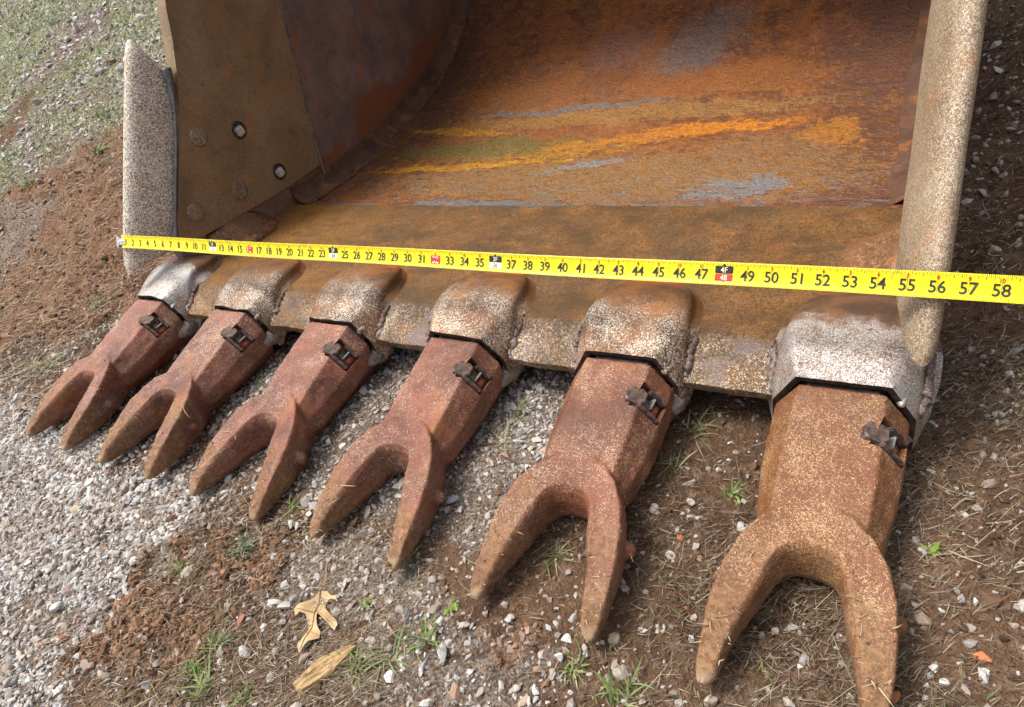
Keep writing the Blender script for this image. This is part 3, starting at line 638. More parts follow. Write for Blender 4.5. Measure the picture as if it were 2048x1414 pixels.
def text(v, f, s, x, y, hgt, wid=.9, h=.0006):
    gv, gf = glyph(s); H = glyph('8')[0]; sc = hgt/(H[:, 1].max()-H[:, 1].min()); k = len(v)
    for q in gv: v.append((x+q[0]*sc*wid*TW, y+q[1]*sc, h))
    for q in gf: f.append(tuple(k+i for i in q))
def rbox(v, f, x, y, hx, hy, h):
    k = len(v); c_ = .12; pts = [(-1+c_, -1), (1-c_, -1), (1, -1+c_), (1, 1-c_), (1-c_, 1), (-1+c_, 1), (-1, 1-c_), (-1, -1+c_)]
    for a, b in pts: v.append((x+a*hx, y+b*hy, h))
    f.append(tuple(range(k, k+8)))
def tri(v, f, pts):
    k = len(v); v += pts; f.append((k, k+1, k+2))
def put(nm, mat, fn):
    v, f = [], []; fn(v, f); ink(nm, v, f, mat)
for q in range(2, 61):
    x = q*IN; y0 = -.06
    if q % 12 == 0:
        put('foot_flag', M_INK, lambda v, f: (rbox(v, f, x, .165, .0098, .165, .00028), tri(v, f, [(x-.0022, .33, .00028), (x+.0022, .33, .00028), (x, .45, .00028)])))
        put('foot_numeral', M_CRM, lambda v, f: text(v, f, '%dF' % (q//12), x, .165, .25))
        if q == 48:
            put('foot_flag', M_RED, lambda v, f: (rbox(v, f, x, -.175, .0098, .155, .00028), tri(v, f, [(x+.0022, -.295, .00028), (x-.0022, -.295, .00028), (x, -.40, .00028)])))
            put('inch_numeral', M_CRM, lambda v, f: text(v, f, '48', x, -.175, .24))
        else:
            put('foot_flag', M_CRM, lambda v, f: rbox(v, f, x, -.17, .0098, .15, .00026)); put('inch_numeral', M_INK, lambda v, f: text(v, f, '%d' % q, x, -.17, .24, .85, .0006))
    elif q % 16 == 0:
        put('stud_flag', M_RED, lambda v, f: (rbox(v, f, x, y0, .0082, .23, .00028), tri(v, f, [(x-.0016, .2, .00028), (x+.0016, .2, .00028), (x, .33, .00028)])))
        put('inch_numeral', M_CRM, lambda v, f: text(v, f, '%d' % q, x, y0, .40, .85))
    else:
        put('inch_numeral', M_INK, lambda v, f: text(v, f, '%d' % q, x, y0, .47, .92))
        if q > 12: put('small_numeral', M_RED, lambda v, f: text(v, f, '%d' % (q % 12), x, .29, .15, .95))
# hook
bm = bmesh.new()
for (x0, x1, v0, v1) in ((-.001, .026, -.30, .30), (-.001, .004, -.48, .48)):
    P = [tp(np.array(x), np.array(y), np.array(h)) for h in (.0006, .0022) for x, y in ((x0, v0), (x1, v0*.75), (x1, v1*.75), (x0, v1))]
    vs_ = [bm.verts.new(p) for p in P]
    for q in ((0, 3, 2, 1), (4, 5, 6, 7), (0, 1, 5, 4), (1, 2, 6, 5), (2, 3, 7, 6), (3, 0, 4, 7)): bm.faces.new([vs_[i] for i in q])
P = [tp(np.array(x), np.array(y), np.array(h)) for x in (-.0022, -.0006) for y, h in ((-.48, .002), (.48, .002), (.40, -.014), (-.40, -.014))]
vs_ = [bm.verts.new(p) for p in P]
for q in ((0, 3, 2, 1), (4, 5, 6, 7), (0, 1, 5, 4), (1, 2, 6, 5), (2, 3, 7, 6), (3, 0, 4, 7)): bm.faces.new([vs_[i] for i in q])
hook = tobj('hook', from_bm('hook', bm, plain('hook_steel', (.62, .60, .55), .35, .6, .25, 120, .2)))
for x in (.007, .014, .021):
    bm = bmesh.new(); rg = [[tp(np.array(x+r_*math.cos(a)), np.array(r_/TW*math.sin(a)), np.array(h)) for a in np.linspace(0, 2*math.pi, 12, endpoint=False)] for r_, h in ((.0026, .0018), (.0025, .0030), (.0014, .0036), (.0002, .0037))]
    loft_bm(bm, rg); tobj('rivet', from_bm('rivet', bm, M_NUT, True), hook)
# ------------------------------------------------------------------ loose things on the ground
def ico(sub):
    bm = bmesh.new(); bmesh.ops.create_icosphere(bm, subdivisions=sub, radius=1); v = np.array([q.co[:] for q in bm.verts]); f = np.array([[x.index for x in q.verts] for q in bm.faces]); bm.free(); return v, f
def rock_shape(seed, sub, cuts=9):
    g = np.random.default_rng(seed); v, f = ico(sub); v = v*(1+g.normal(0, .05, (len(v), 1)))
    for _ in range(cuts):
        n = g.normal(0, 1, 3); n /= np.linalg.norm(n); d = g.uniform(.32, .74); s = v@n; v = v-np.clip(s-d, 0, None)[:, None]*n
    v = v*np.array([1, g.uniform(.5, .95), g.uniform(.38, .72)]); return v, f
def ico_fine(seed):
    g_ = np.random.default_rng(seed)
    bm = bmesh.new(); bmesh.ops.create_cube(bm, size=1.3); bmesh.ops.triangulate(bm, faces=list(bm.faces)); v = np.array([q.co[:] for q in bm.verts]); f = np.array([[x.index for x in q.verts] for q in bm.faces]); bm.free()
    return (v+g_.normal(0, .22, v.shape))*np.array([1, g_.uniform(.5, .9), g_.uniform(.4, .8)]), f
def rotz(a): c_, s_ = np.cos(a), np.sin(a); return np.array([[c_, -s_, 0], [s_, c_, 0], [0, 0, 1]])
def rrot(g, tilt=.5):
    a, b = g.normal(0, tilt, 2); cx_, sx = math.cos(a), math.sin(a); cy_, sy = math.cos(b), math.sin(b)
    return rotz(g.uniform(0, 6.28))@np.array([[1, 0, 0], [0, cx_, -sx], [0, sx, cx_]])@np.array([[cy_, 0, sy], [0, 1, 0], [-sy, 0, cy_]])
def rrots(g, n, tilt):
    a, b = g.normal(0, tilt, (2, n)); c = g.uniform(0, 6.2832, n); O, I = np.zeros(n), np.ones(n); S_ = lambda *r: np.stack(r, -1).reshape(n, 3, 3)
    Z = S_(np.cos(c), -np.sin(c), O, np.sin(c), np.cos(c), O, O, O, I); X_ = S_(I, O, O, O, np.cos(a), -np.sin(a), O, np.sin(a), np.cos(a)); Y_ = S_(np.cos(b), O, np.sin(b), O, I, O, -np.sin(b), O, np.cos(b))
    return Z@X_@Y_
def emit(shapes, pos, r, cols, tilt):
    global off
    n = len(pos); si = g.integers(len(shapes), size=n); Rm_ = rrots(g, n, tilt)*r[:, None, None]
    for k, (sv, sf) in enumerate(shapes):
        q = np.where(si == k)[0]; m_ = len(q); nv = len(sv)
        if not m_: continue
        V.append((np.einsum('nij,vj->nvi', Rm_[q], sv)+pos[q][:, None]).reshape(-1, 3)); F.append((sf[None]+(off+np.arange(m_)*nv)[:, None, None]).reshape(-1, 3)); C.append(np.repeat(cols[q], nv, axis=0)); off += m_*nv
def big_mesh(name, V, F, C, mat):
    V = np.concatenate(V).astype(np.float32); F = np.concatenate(F).astype(np.int32); k = F.shape[1]
    m = bpy.data.meshes.new(name); m.vertices.add(len(V)); m.vertices.foreach_set('co', V.ravel()); m.loops.add(F.size); m.loops.foreach_set('vertex_index', F.ravel())
    m.polygons.add(len(F)); m.polygons.foreach_set('loop_start', np.arange(0, F.size, k, dtype=np.int32)); m.update(calc_edges=True)
    m.polygons.foreach_set('use_smooth', np.zeros(len(F), bool))
    a = m.color_attributes.new('col', 'FLOAT_COLOR', 'POINT'); C = np.concatenate(C).astype(np.float32); a.data.foreach_set('color', np.concatenate([C, np.ones((len(C), 1), np.float32)], 1).ravel())
    m.materials.append(mat); return m
def colmat(name, rough, nscale, amt, bump=.4, spec=.3, trans=0):
    t = NT(name); n = t.noise(nscale, 5, .65); n2 = t.noise(nscale*.25, 4, .6); c = t.attr('col'); d = t.mix(.5, c, (0, 0, 0)); c = t.mix(t.step(n, .3, .6, amt, 0), c, t.mix(.55, c, (.10, .06, .035)))
    c = t.mix(t.step(n2, .52, .68, 0, amt), c, t.mix(.5, c, (.22, .12, .065))); t.fin(c, rough, 0, t.bump(n, bump, .002), spec)
    return t.m
M_ROCK = colmat('gravel_stone', .85, 220, .55, .6); M_STRAW = colmat('dry_straw', .75, 300, .3, .1); M_GRASS = colmat('grass_blade', .55, 200, .25, .1, .4); M_CLOD = colmat('soil_clod', .95, 260, .5, .8, .1)
def field(n, box, g):
    X = g.uniform(box[0], box[1], n); Y = g.uniform(box[2], box[3], n); ok = ~((X > .0) & (X < 1.43) & (Y > .16)); return X[ok], Y[ok]
g = np.random.default_rng(11)
def gravel_density(X, Y):
    cl, gr, gn = zones(np.asarray(X)+g.normal(0, .035, np.shape(X)), np.asarray(Y)+g.normal(0, .02, np.shape(X)), .05); cn = .6+.8*np.clip(vnoise(X, Y, 8, 61)+.3, 0, 1)
    base = np.where(np.asarray(X) < 1.0, .30*cn, .10)+.75*gr*cn; base = np.where(cl > .5, .10, base); base = np.where(np.asarray(X) > 1.40, .11, base)
    base = np.where((np.asarray(X) > 1.02) & (np.asarray(Y) < -.38) & (cl < .5), np.maximum(base, .28), base)
    return base
PAL = np.array([(.58, .57, .55), (.47, .47, .47), (.66, .64, .60), (.38, .37, .37), (.52, .47, .41), (.28, .27, .27), (.48, .37, .31), (.36, .23, .165), (.74, .73, .70)]); PW = np.array([.24, .18, .16, .1, .12, .06, .06, .03, .05])
SH0 = [rock_shape(i, 1, 7) for i in range(24)]; SH1 = [rock_shape(40+i, 2, 8) for i in range(24)]; SHF = [ico_fine(i) for i in range(10)]
V, F, C = [], [], []; off = 0
def add_stone(x, y, r, shape, col, tilt=.5, sink=.25):
    global off
    sv, sf = shape; p = (sv*r*np.array([1, 1, 1]))@rrot(g, tilt).T; p = p+np.array([x, y, float(terr(x, y))+r*(.5-sink)])
    V.append(p); F.append(sf+off); C.append(np.broadcast_to(col, p.shape)); off += len(p)
def scatter(n, box, rmed, rsig, dens, shapes, rmax=.016, tilt=.6):
    global off
    X, Y = field(n, box, g); k = g.uniform(0, 1, len(X)) < dens(X, Y); X, Y = X[k], Y[k]; Z = terr(X, Y); r = np.minimum(rmed*np.exp(g.normal(0, rsig, len(X))), rmax)
    ci = g.choice(len(PAL), len(X), p=PW); cl, gr, gn = zones(X, Y)
    n = len(X); cols = PAL[ci]*g.uniform(.78, 1.2, (n, 1)); du = np.where((gr > .9) | (X < -.7), g.uniform(0, .28, n), g.uniform(.10, .7, n))[:, None]; cols = cols*(1-du)+np.array((.29, .21, .15))*du
    cols = np.where((cl > .5)[:, None], cols*.5+np.array((.30, .14, .075))*.5, cols)
    emit(shapes, np.stack([X, Y, Z+r*g.uniform(-.02, .26, n)], 1), r, cols, tilt)
scatter(60000, (-.45, 1.75, -.80, .16), .0022, .35, lambda X, Y: np.clip(gravel_density(X, Y)*1.2-.06, .03, 1), SHF, .005, 1.2)
scatter(22000, (-.45, 1.75, -.80, .16), .0046, .42, gravel_density, SH0, .009)
scatter(17000, (-.42, .62, -.80, -.30), .0054, .36, lambda X, Y: (gravel_density(X, Y) > .6)*.85, SH0, .011, .7)
scatter(3800, (-.45, 1.75, -.80, .16), .0080, .25, gravel_density, SH1, .013)
scatter(14000, (-1.6, .0, -.6, 1.5), .0068, .4, lambda X, Y: gravel_density(X, Y)*.9, SH0, .016)
scatter(11000, (-3.6, -1.0, -.2, 2.4), .0105, .4, lambda X, Y: gravel_density(X, Y)*.9, SH0, .028)
scatter(9000, (1.42, 1.95, .0, 2.0), .0048, .55, lambda X, Y: X*0+.22, SH0, .016)
STONES = [(0.409, -0.374, 12.9), (0.431, -0.4, 11.8), (0.493, -0.434, 10.4), (0.756, -0.458, 13.6), (0.859, -0.43, 13.4), (0.754, -0.436, 9.3), (0.779, -0.446, 8.5), (0.941, -0.415, 11.4), (0.991, -0.457, 12.2), (1.007, -0.437, 11.5), (0.96, -0.48, 10.5), (0.892, -0.432, 7.2), (1.068, -0.457, 8.7), (1.018, -0.487, 8.9), (0.846, -0.502, 11.3), (0.706, -0.407, 7.5), (0.795, -0.492, 7.6), (0.796, -0.294, 7.3), (0.707, -0.324, 11.5), (0.703, -0.302, 9.3), (0.911, -0.253, 10.3), (0.909, -0.273, 7.5), (0.725, -0.498, 8.7), (1.105, -0.372, 9.4), (1.131, -0.372, 8.1), (1.113, -0.363, 5.9), (1.169, -0.299, 6.5), (1.174, -0.357, 9.8), (1.2, -0.335, 6.9), (1.25, -0.327, 6.2), (1.132, -0.395, 10.3), (1.113, -0.4, 7.5), (1.048, -0.442, 7.7), (1.238, -0.298, 5.2), (1.116, -0.448, 8.5), (0.966, -0.237, 10.1), (0.927, -0.264, 8.2), (0.932, -0.184, 8.4), (0.963, -0.179, 9.7), (0.975, -0.146, 7.7), (0.883, -0.141, 9.6), (0.943, -0.197, 6.9), (0.343, -0.517, 9.5), (0.432, -0.459, 9.9), (0.421, -0.584, 12.6), (0.413, -0.56, 11.7), (0.446, -0.611, 12.3), (0.462, -0.6, 11.3), (0.482, -0.608, 13.7), (0.261, -0.457, 12.1), (0.437, -0.67, 15.1), (0.551, -0.651, 10.6), (0.566, -0.617, 9.7), (0.549, -0.628, 8.2), (0.338, -0.548, 9.5), (0.364, -0.551, 10.3), (1.493, -0.261, 8.1), (1.495, -0.276, 6.3), (1.466, -0.294, 5.1), (1.46, -0.227, 4.1), (1.472, -0.201, 3.9), (1.515, -0.22, 5.4), (1.448, -0.247, 4.1), (1.488, -0.205, 4.8), (1.431, -0.32, 7.0), (1.454, -0.301, 4.0), (1.208, -0.218, 6.1), (1.500, 0.95, 17.0), (1.488, 0.86, 17.0), (1.495, 0.58, 13.5), (1.480, 0.53, 11.5), (0.262, -0.435, 9.1), (0.246, -0.53, 9.1), (0.331, -0.426, 7.7), (0.641, -0.048, 8.8), (0.649, -0.12, 6.8), (0.706, -0.102, 6.6)]
WHT, GRY, DRK, TAN, MAU, RED, ORG = (.64, .63, .60), (.42, .42, .42), (.13, .13, .135), (.46, .36, .25), (.36, .27, .23), (.33, .16, .11), (.55, .19, .08)
NAMED = {0: (WHT, 'white angular stone below the tip of the first tooth'), 1: (GRY, 'pale grey stone just below the white one near the second tooth'), 2: (WHT, 'long narrow white stone at the edge of the red clods'),
 3: (WHT, 'large white faceted stone left of the oak leaf'), 4: (MAU, 'mauve brown blocky stone touching the right side of the oak leaf'), 7: (DRK, 'dark charcoal stone right of the oak leaf'), 8: (GRY, 'tall grey stone right of the yellow wood chip'),
 9: (GRY, 'squarish grey stone beside the tall grey one, right of the wood chip'), 10: (WHT, 'white wedge stone below the grass, nearest right of the wood chip'), 14: (MAU, 'grey brown stone lying under the lower lobe of the oak leaf'), 15: (GRY, 'small grey stone above the large white one, left of the oak leaf'),
 18: (GRY, 'flat grey stone beside the right prong of the third tooth'), 20: (GRY, 'long pointed grey stone right of the fourth tooth'), 22: (RED, 'flat reddish stone among the clods left of the oak leaf'), 23: (GRY, 'grey stone left of the tip of the fifth tooth'),
 27: (TAN, 'tan white stone just right of the tip of the fifth tooth'), 30: (WHT, 'pale pinkish stone below the fifth tooth'), 28: (WHT, 'small square white stone between the fifth and sixth teeth'), 29: (GRY, 'small upright grey stone left of the sixth tooth'),
 33: (ORG, 'small orange clay bit between the last two teeth'), 34: (TAN, 'tan stone cut by the bottom edge of the picture'), 35: (TAN, 'round tan brown stone touching the fifth tooth'), 38: (GRY, 'pale triangular stone between the fourth and fifth teeth'), 39: (TAN, 'rounded tan stone between the fourth and fifth teeth'), 40: (GRY, 'grey stone beside the body of the fourth tooth'),
 44: (WHT, 'long white stone in the gravel at lower left'), 45: (MAU, 'pinkish flat stone in the gravel at lower left'), 46: (GRY, 'lumpy grey stone above the flat red one at lower left'), 48: (RED, 'flat red brown stone in the gravel at lower left'), 49: (TAN, 'tan brown stone in the gravel below the first tooth'),
 50: (MAU, 'large grey brown stone at the left edge of the picture'), 51: (WHT, 'rounded white stone near the lower left corner'), 56: (ORG, 'bright orange brick fragment on the brown soil at lower right'), 57: (WHT, 'white chip just below the orange brick fragment'), 58: (WHT, 'white chip left of the orange brick fragment'), 64: (ORG, 'orange clay fragment beside the right prong of the sixth tooth'), 66: (ORG, 'orange clay bit between the fifth and sixth teeth, uppermost'),
 67: (WHT, 'white stone on the dark soil at the upper right corner'), 68: (MAU, 'pinkish stone right of the topmost outer bolt head'), 74: (GRY, 'bluish grey stone in the shade under the lip')}
M_STN = {}
def stone_mat(col):
    if col not in M_STN:
        t = NT('stone_'+str(len(M_STN))); n = t.noise(130, 6, .65); n2 = t.noise(40, 4, .6, .5); c = t.mix(t.step(n2, .4, .62), col, tuple(x*.68 for x in col)); c = t.mix(t.step(n, .58, .72, 0, .55), c, (.26, .15, .085))
        M_STN[col] = t.fin(c, .85, 0, t.bump(n, .6, .002), .3)
    return M_STN[col]
for i, (x, y, r) in enumerate(STONES):
    sv, sf = rock_shape(300+i, 2, 12); r = r/1000*1.08
    if i in NAMED:
        col, lab = NAMED[i]; el = np.array([1.35, .8, 1]) if ('long' in lab or 'tall' in lab or 'flat' in lab or 'pointed' in lab) else np.ones(3)
        p = (sv*r*el)@rrot(g, .25).T; p[:, 2] -= p[:, 2].min()+r*.30
        o = obj('stone', mesh('stone', p, sf, stone_mat(col)), None, label=lab, category='stone', group='loose stones around the bucket teeth'); o.location = (x, y, float(terr(x, y)))
    else: add_stone(x, y, r, (sv, sf), PAL[g.choice(len(PAL), p=PW)], .3)
obj('gravel', big_mesh('gravel', V, F, C, M_ROCK), None, kind='stuff', label='pale crushed gravel strewn over the soil', category='gravel')
# ---- soil clods
V, F, C = [], [], []; off = 0
CP = np.array([(.10, .062, .039), (.145, .088, .055), (.18, .108, .066), (.075, .049, .033)]); RP = np.array([(.25, .138, .080), (.19, .105, .062), (.32, .185, .112)])
X, Y = field(34000, (-.5, 1.8, -.8, .16), g); Xc, Yc = field(9000, (.49, .75, -.63, -.36), g); X = np.concatenate([X, Xc]); Y = np.concatenate([Y, Yc]); X2, Y2 = field(9000, (-1.5, 0, -.3, .9), g); X3, Y3 = field(14000, (1.42, 1.95, 0, 1.9), g); X = np.concatenate([X, X2, X3]); Y = np.concatenate([Y, Y2, Y3])
cl, gr, gn = zones(X, Y, .05); k = g.uniform(0, 1, len(X)) < np.where(cl > .5, .95, np.where(gr > .5, .06, .38)); X, Y, cl = X[k], Y[k], cl[k]; Z = terr(X, Y)
r = np.minimum(.0021*np.exp(g.normal(0, .55, len(X))), .012)*np.where(cl > .5, 1.25, 1)
SH = [rock_shape(700+i, 1, 4) for i in range(8)]
n = len(X); red = (cl > .5) & (g.uniform(0, 1, n) < .8); cols = np.where(red[:, None], RP[g.integers(3, size=n)], CP[g.integers(4, size=n)])*g.uniform(.8, 1.2, (n, 1))
emit(SH, np.stack([X, Y, Z+r*.15], 1), r, cols, .8)
obj('soil_clods', big_mesh('soil_clods', V, F, C, M_CLOD), None, kind='stuff', label='crumbs of brown soil and red clay', category='soil')
# ---- dry straw litter and grass blades
def ribbons(X, Y, Z, L, Wd, yaw, pitch, bend, cols, segs=3):
    n = len(X); s = np.linspace(0, 1, segs+1); dx, dy = np.cos(yaw), np.sin(yaw); P = np.zeros((n, segs+1, 2, 3))
    for j, q in enumerate(s):
        a = pitch+bend*q; hz = np.sin(pitch)*L*q-bend*L*q*q*.5; hr = L*q*np.cos(pitch)
        cx_ = X+dx*hr+(-dy)*np.sin(q*3+yaw*7)*L*.05; cy_ = Y+dy*hr+dx*np.sin(q*3+yaw*7)*L*.05; w = Wd*(1-q**2*.85)*(.6+.4*min(1, q*4+.3))
        for e, sg in enumerate((-1, 1)): w = w*1.0; P[:, j, e, 0] = cx_-dy*w*sg; P[:, j, e, 1] = cy_+dx*w*sg; P[:, j, e, 2] = Z+hz+w*.3*sg
    base = (np.arange(n)*(segs+1)*2)[:, None]; f = []
    for j in range(segs): f.append(base+np.array([[2*j, 2*j+1, 2*j+3, 2*j+2]]))
    return P.reshape(-1, 3), np.stack(f, 1).reshape(-1, 4), np.repeat(cols, (segs+1)*2, axis=0)
def litter(n, box, dens, L, wd, seed):
    gg = np.random.default_rng(seed); X, Y = field(n, box, gg); k = gg.uniform(0, 1, len(X)) < dens(X, Y); X, Y = X[k], Y[k]; m_ = len(X)
    pal = np.array([(.33, .25, .17), (.23, .165, .11), (.44, .37, .27), (.15, .105, .07), (.32, .28, .22), (.50, .41, .26)]); c = pal[gg.choice(6, m_, p=[.25, .25, .15, .2, .1, .05])]*gg.uniform(.7, 1.15, (m_, 1))
    yaw = np.where(gg.uniform(0, 1, m_) < .45, gg.normal(.75, .5, m_), gg.uniform(0, 6.28, m_))
    return ribbons(X, Y, terr(X, Y)+gg.uniform(.0005, .006, m_), L*np.exp(gg.normal(0, .5, m_)), wd*gg.uniform(.6, 1.5, m_), yaw, gg.normal(.06, .14, m_), gg.normal(.1, .3, m_), c)
def ld(X, Y):
    cl, gr, gn = zones(X, Y, .05); cn = np.clip(.5+vnoise(X, Y, 7, 71)*.8, 0.08, 1); return np.where(gr > .9, .22, np.where(cl > .5, .75, np.where(gr > .3, .45, 1.0)))*cn
A1 = litter(62000, (-.4, 1.8, -.8, .16), ld, .0105, .00026, 5); A5 = litter(9000, (-.4, 1.8, -.8, .16), ld, .024, .0003, 15); A2 = litter(20000, (-1.6, 0, -.4, 1.4), ld, .026, .0008, 6); A3 = litter(16000, (1.42, 1.95, -.2, 2.0), lambda X, Y: X*0+.9, .013, .0004, 8)
A4 = litter(90, (.9, 1.75, -.6, .2), lambda X, Y: X*0+.9, .034, .00035, 9)
A7 = litter(7000, (.44, .95, -.70, -.34), lambda X, Y: np.where(zones(X, Y)[1] > .9, .15, .9), .013, .00030, 35); A8 = litter(7000, (-1.2, -.1, -.25, .6), lambda X, Y: X*0+.8, .024, .0007, 36); A6 = litter(60000, (.45, 1.85, -.8, .16), lambda X, Y: ld(X, Y)*np.where(zones(X, Y)[1] > .5, .35, 1), .0075, .0005, 25); A6 = (A6[0], A6[1], A6[2]*np.array((.48, .45, .43))); parts = [A1, A2, A3, A4, A5, A6, A7, A8]; o_ = 0; V, F, C = [], [], []
for a, b, c_ in parts: V.append(a); F.append(b+o_); C.append(c_); o_ += len(a)
obj('straw_litter', big_mesh('straw_litter', V, F, C, M_STRAW), None, kind='stuff', label='dry straw and dead grass scattered over the soil', category='straw')
gg = np.random.default_rng(31); X, Y = field(110000, (-4.0, -.55, .05, 2.8), gg); cl, gr, gn = zones(X, Y, .05); k = gg.uniform(0, 1, len(X)) < gn*.8; X, Y = X[k], Y[k]; n_ = len(X)
col = np.array([(.27, .34, .14), (.36, .42, .21), (.52, .49, .34)])[gg.choice(3, n_, p=[.45, .35, .2])]*gg.uniform(.7, 1.2, (n_, 1))
a, b, c_ = ribbons(X, Y, terr(X, Y), .028*np.exp(gg.normal(0, .4, n_)), .0016*gg.uniform(.6, 1.4, n_), gg.uniform(0, 6.28, n_), gg.uniform(.3, 1.3, n_), gg.uniform(.2, 1.0, n_), col, 2)
X, Y = field(2200, (-.4, 1.6, -.75, .1), gg); cn = vnoise(X, Y, 9, 77) > .35; X, Y = X[cn], Y[cn]; n_ = len(X); col = np.array([(.11, .17, .05), (.17, .2, .07)])[gg.integers(0, 2, n_)]*gg.uniform(.7, 1.2, (n_, 1))
a2, b2, c2 = ribbons(X, Y, terr(X, Y), .014*np.exp(gg.normal(0, .4, n_)), .0008*gg.uniform(.6, 1.4, n_), gg.uniform(0, 6.28, n_), gg.uniform(.2, 1.0, n_), gg.uniform(.2, 1.0, n_), col, 2)
obj('sparse_grass', big_mesh('sparse_grass', [a, a2], [b, b2+len(a)], [c_, c2], M_GRASS), None, kind='stuff', label='thin green grass growing through the far gravel', category='grass')
# ---- single tufts
TUFTS = [(0.646, -0.412, .034, 'b', 'blue green grass tuft on the red clods left of the oak leaf'), (0.716, -0.532, .040, 'g', 'bright grass tuft below the flat reddish stone'), (0.745, -0.581, .048, 'g', 'broad bladed grass tuft at the bottom edge left of the wood chip'), (0.975, -0.428, .038, 'g', 'grass tuft under the dark charcoal stone'), (0.949, -0.453, .050, 's', 'sprawling star shaped grass right of the wood chip'), (0.916, -0.486, .036, 'g', 'grass blades over the upper end of the wood chip'), (1.206, -0.408, .042, 'g', 'grass tuft at the bottom edge left of the sixth tooth'), (0.989, -0.388, .012, 'c', 'round green seedling below the fourth tooth tip'), (0.879, -0.416, .012, 'c', 'tiny leafy seedling beside the mauve brown stone'), (0.896, -0.351, .032, 'b', 'blue green blades under the right tip of the fourth tooth'), (0.927, -0.084, .030, 'g', 'grass tuft between the fourth and fifth teeth, nearest the lip'), (0.929, -0.141, .040, 's', 'dark sprawling grass between the fourth and fifth teeth'), (1.179, -0.058, .050, 's', 'grass right of the body of the fifth tooth'), (1.165, -0.121, .036, 's', 'thin grass in the shade right of the fifth tooth'), (0.703, -0.248, .030, 's', 'grass between the third and fourth teeth'), (0.672, -0.332, .022, 'g', 'small grass tuft below the tip of the third tooth'), (0.714, -0.568, .040, 'g', 'grass tuft among the clods at the bottom left'), (-0.263, -0.204, .050, 'g', 'grass tuft beyond the tip of the first tooth'), (-0.339, -0.005, .045, 'g', 'grass tuft between the red dirt and the first tooth body'), (0.569, -0.471, .022, 'g', 'small tuft on the red clods at left'), (0.806, -0.563, .030, 'g', 'short tuft left of the wood chip at the bottom edge'), (1.076, -0.285, .030, 's', 'dark grass inside the fork of the fifth tooth'), (1.248, -0.146, .026, 'g', 'grass blade left of the sixth tooth body'), (1.45, -0.163, .012, 'c', 'yellow green moss sprig right of the sixth tooth'), (1.149, -0.401, .022, 'g', 'small sprout below the tip of the fifth tooth'), (0.39, -0.13, .040, 's', 'grass between the second and third teeth'), (-1.131, 0.357, .07, 'g', 'grass clump on the red rutted dirt at far left'), (-0.853, 0.481, .07, 'g', 'grass clump between the ruts and the pale cutter'), (-1.032, 0.666, .08, 'g', 'grass clump above the ruts at far left')]
GC = {'b': (.10, .17, .085), 'g': (.15, .22, .055), 's': (.13, .165, .060), 'c': (.18, .27, .04)}
for i, (x, y, h, kd, lab) in enumerate(TUFTS):
    gg = np.random.default_rng(900+i); n_ = {'b': 44, 'g': 30, 's': 32, 'c': 30}[kd]; yaw = gg.uniform(0, 6.28, n_); pt = gg.uniform(.25, 1.15, n_) if kd != 's' else gg.uniform(.08, .6, n_)
    col = np.array(GC[kd])*gg.uniform(.6, 1.3, (n_, 1)); dry = gg.uniform(0, 1, n_) < .22; col[dry] = np.array((.34, .29, .16))*gg.uniform(.7, 1.1, (dry.sum(), 1)); L = h*gg.uniform(.5, 1.15, n_); wd = np.full(n_, .0009 if kd != 'c' else .0026)*gg.uniform(.7, 1.4, n_)*(h/.04 if h > .05 else 1)
    a, b, c_ = ribbons(gg.normal(0, h*.16, n_), gg.normal(0, h*.16, n_), np.zeros(n_)-.001, L, wd, yaw, pt, gg.uniform(.2, 1.1, n_), col, 5)
    o = obj('grass_tuft' if kd != 'c' else 'seedling', big_mesh('grass_tuft', [a], [b], [c_], M_GRASS), None, label=lab, category='grass tuft' if kd != 'c' else 'seedling', group='small plants on the ground'); o.location = (x, y, float(terr(x, y)))
# ---- oak leaf
LEAF = [(0.811, -0.426), (0.819, -0.423), (0.831, -0.427), (0.839, -0.426), (0.846, -0.431), (0.837, -0.43), (0.828, -0.432), (0.827, -0.438), (0.833, -0.443), (0.843, -0.446), (0.857, -0.45), (0.863, -0.454), (0.862, -0.461), (0.853, -0.458), (0.834, -0.453), (0.826, -0.451), (0.83, -0.456), (0.839, -0.465), (0.847, -0.469), (0.851, -0.476), (0.848, -0.48), (0.843, -0.485), (0.84, -0.493), (0.84, -0.499), (0.835, -0.497), (0.832, -0.491), (0.832, -0.48), (0.827, -0.471), (0.818, -0.463), (0.812, -0.458), (0.805, -0.459), (0.802, -0.465), (0.795, -0.459), (0.797, -0.452), (0.803, -0.445), (0.807, -0.438), (0.809, -0.431)]
lf = np.array(LEAF); lc = lf.mean(0)
leaf = empty('oak_leaf', (*lc, float(terr(*lc))), label='tan dead oak leaf with deep lobes lying on the gravel', category='leaf')
bm = bmesh.new(); vs_ = [bm.verts.new((x-lc[0], y-lc[1], 0)) for x, y in lf]; fc_ = bm.faces.new(vs_); bmesh.ops.triangulate(bm, faces=[fc_]); bmesh.ops.subdivide_edges(bm, edges=list(bm.edges), cuts=3, use_grid_fill=True)
for q in bm.verts: q.co.z = .006+.05*abs(q.co.x*.5+q.co.y*.3)+.003*math.sin(q.co.x*160)+.002*math.sin(q.co.y*210+1)
r_ = bmesh.ops.extrude_face_region(bm, geom=list(bm.faces)); 
for q in [e for e in r_['geom'] if isinstance(e, bmesh.types.BMVert)]: q.co.z += .00025
t = NT('dead_leaf'); n = t.noise(55, 5, .6); n2 = t.noise(260, 3, .6); c = t.mix(t.step(n, .35, .65), (.42, .28, .13), (.52, .37, .20)); c = t.mix(t.step(n2, .63, .7, 0, .7), c, (.25, .14, .06)); M_LEAF = t.fin(c, .6, 0, t.bump(n, .3, .002))
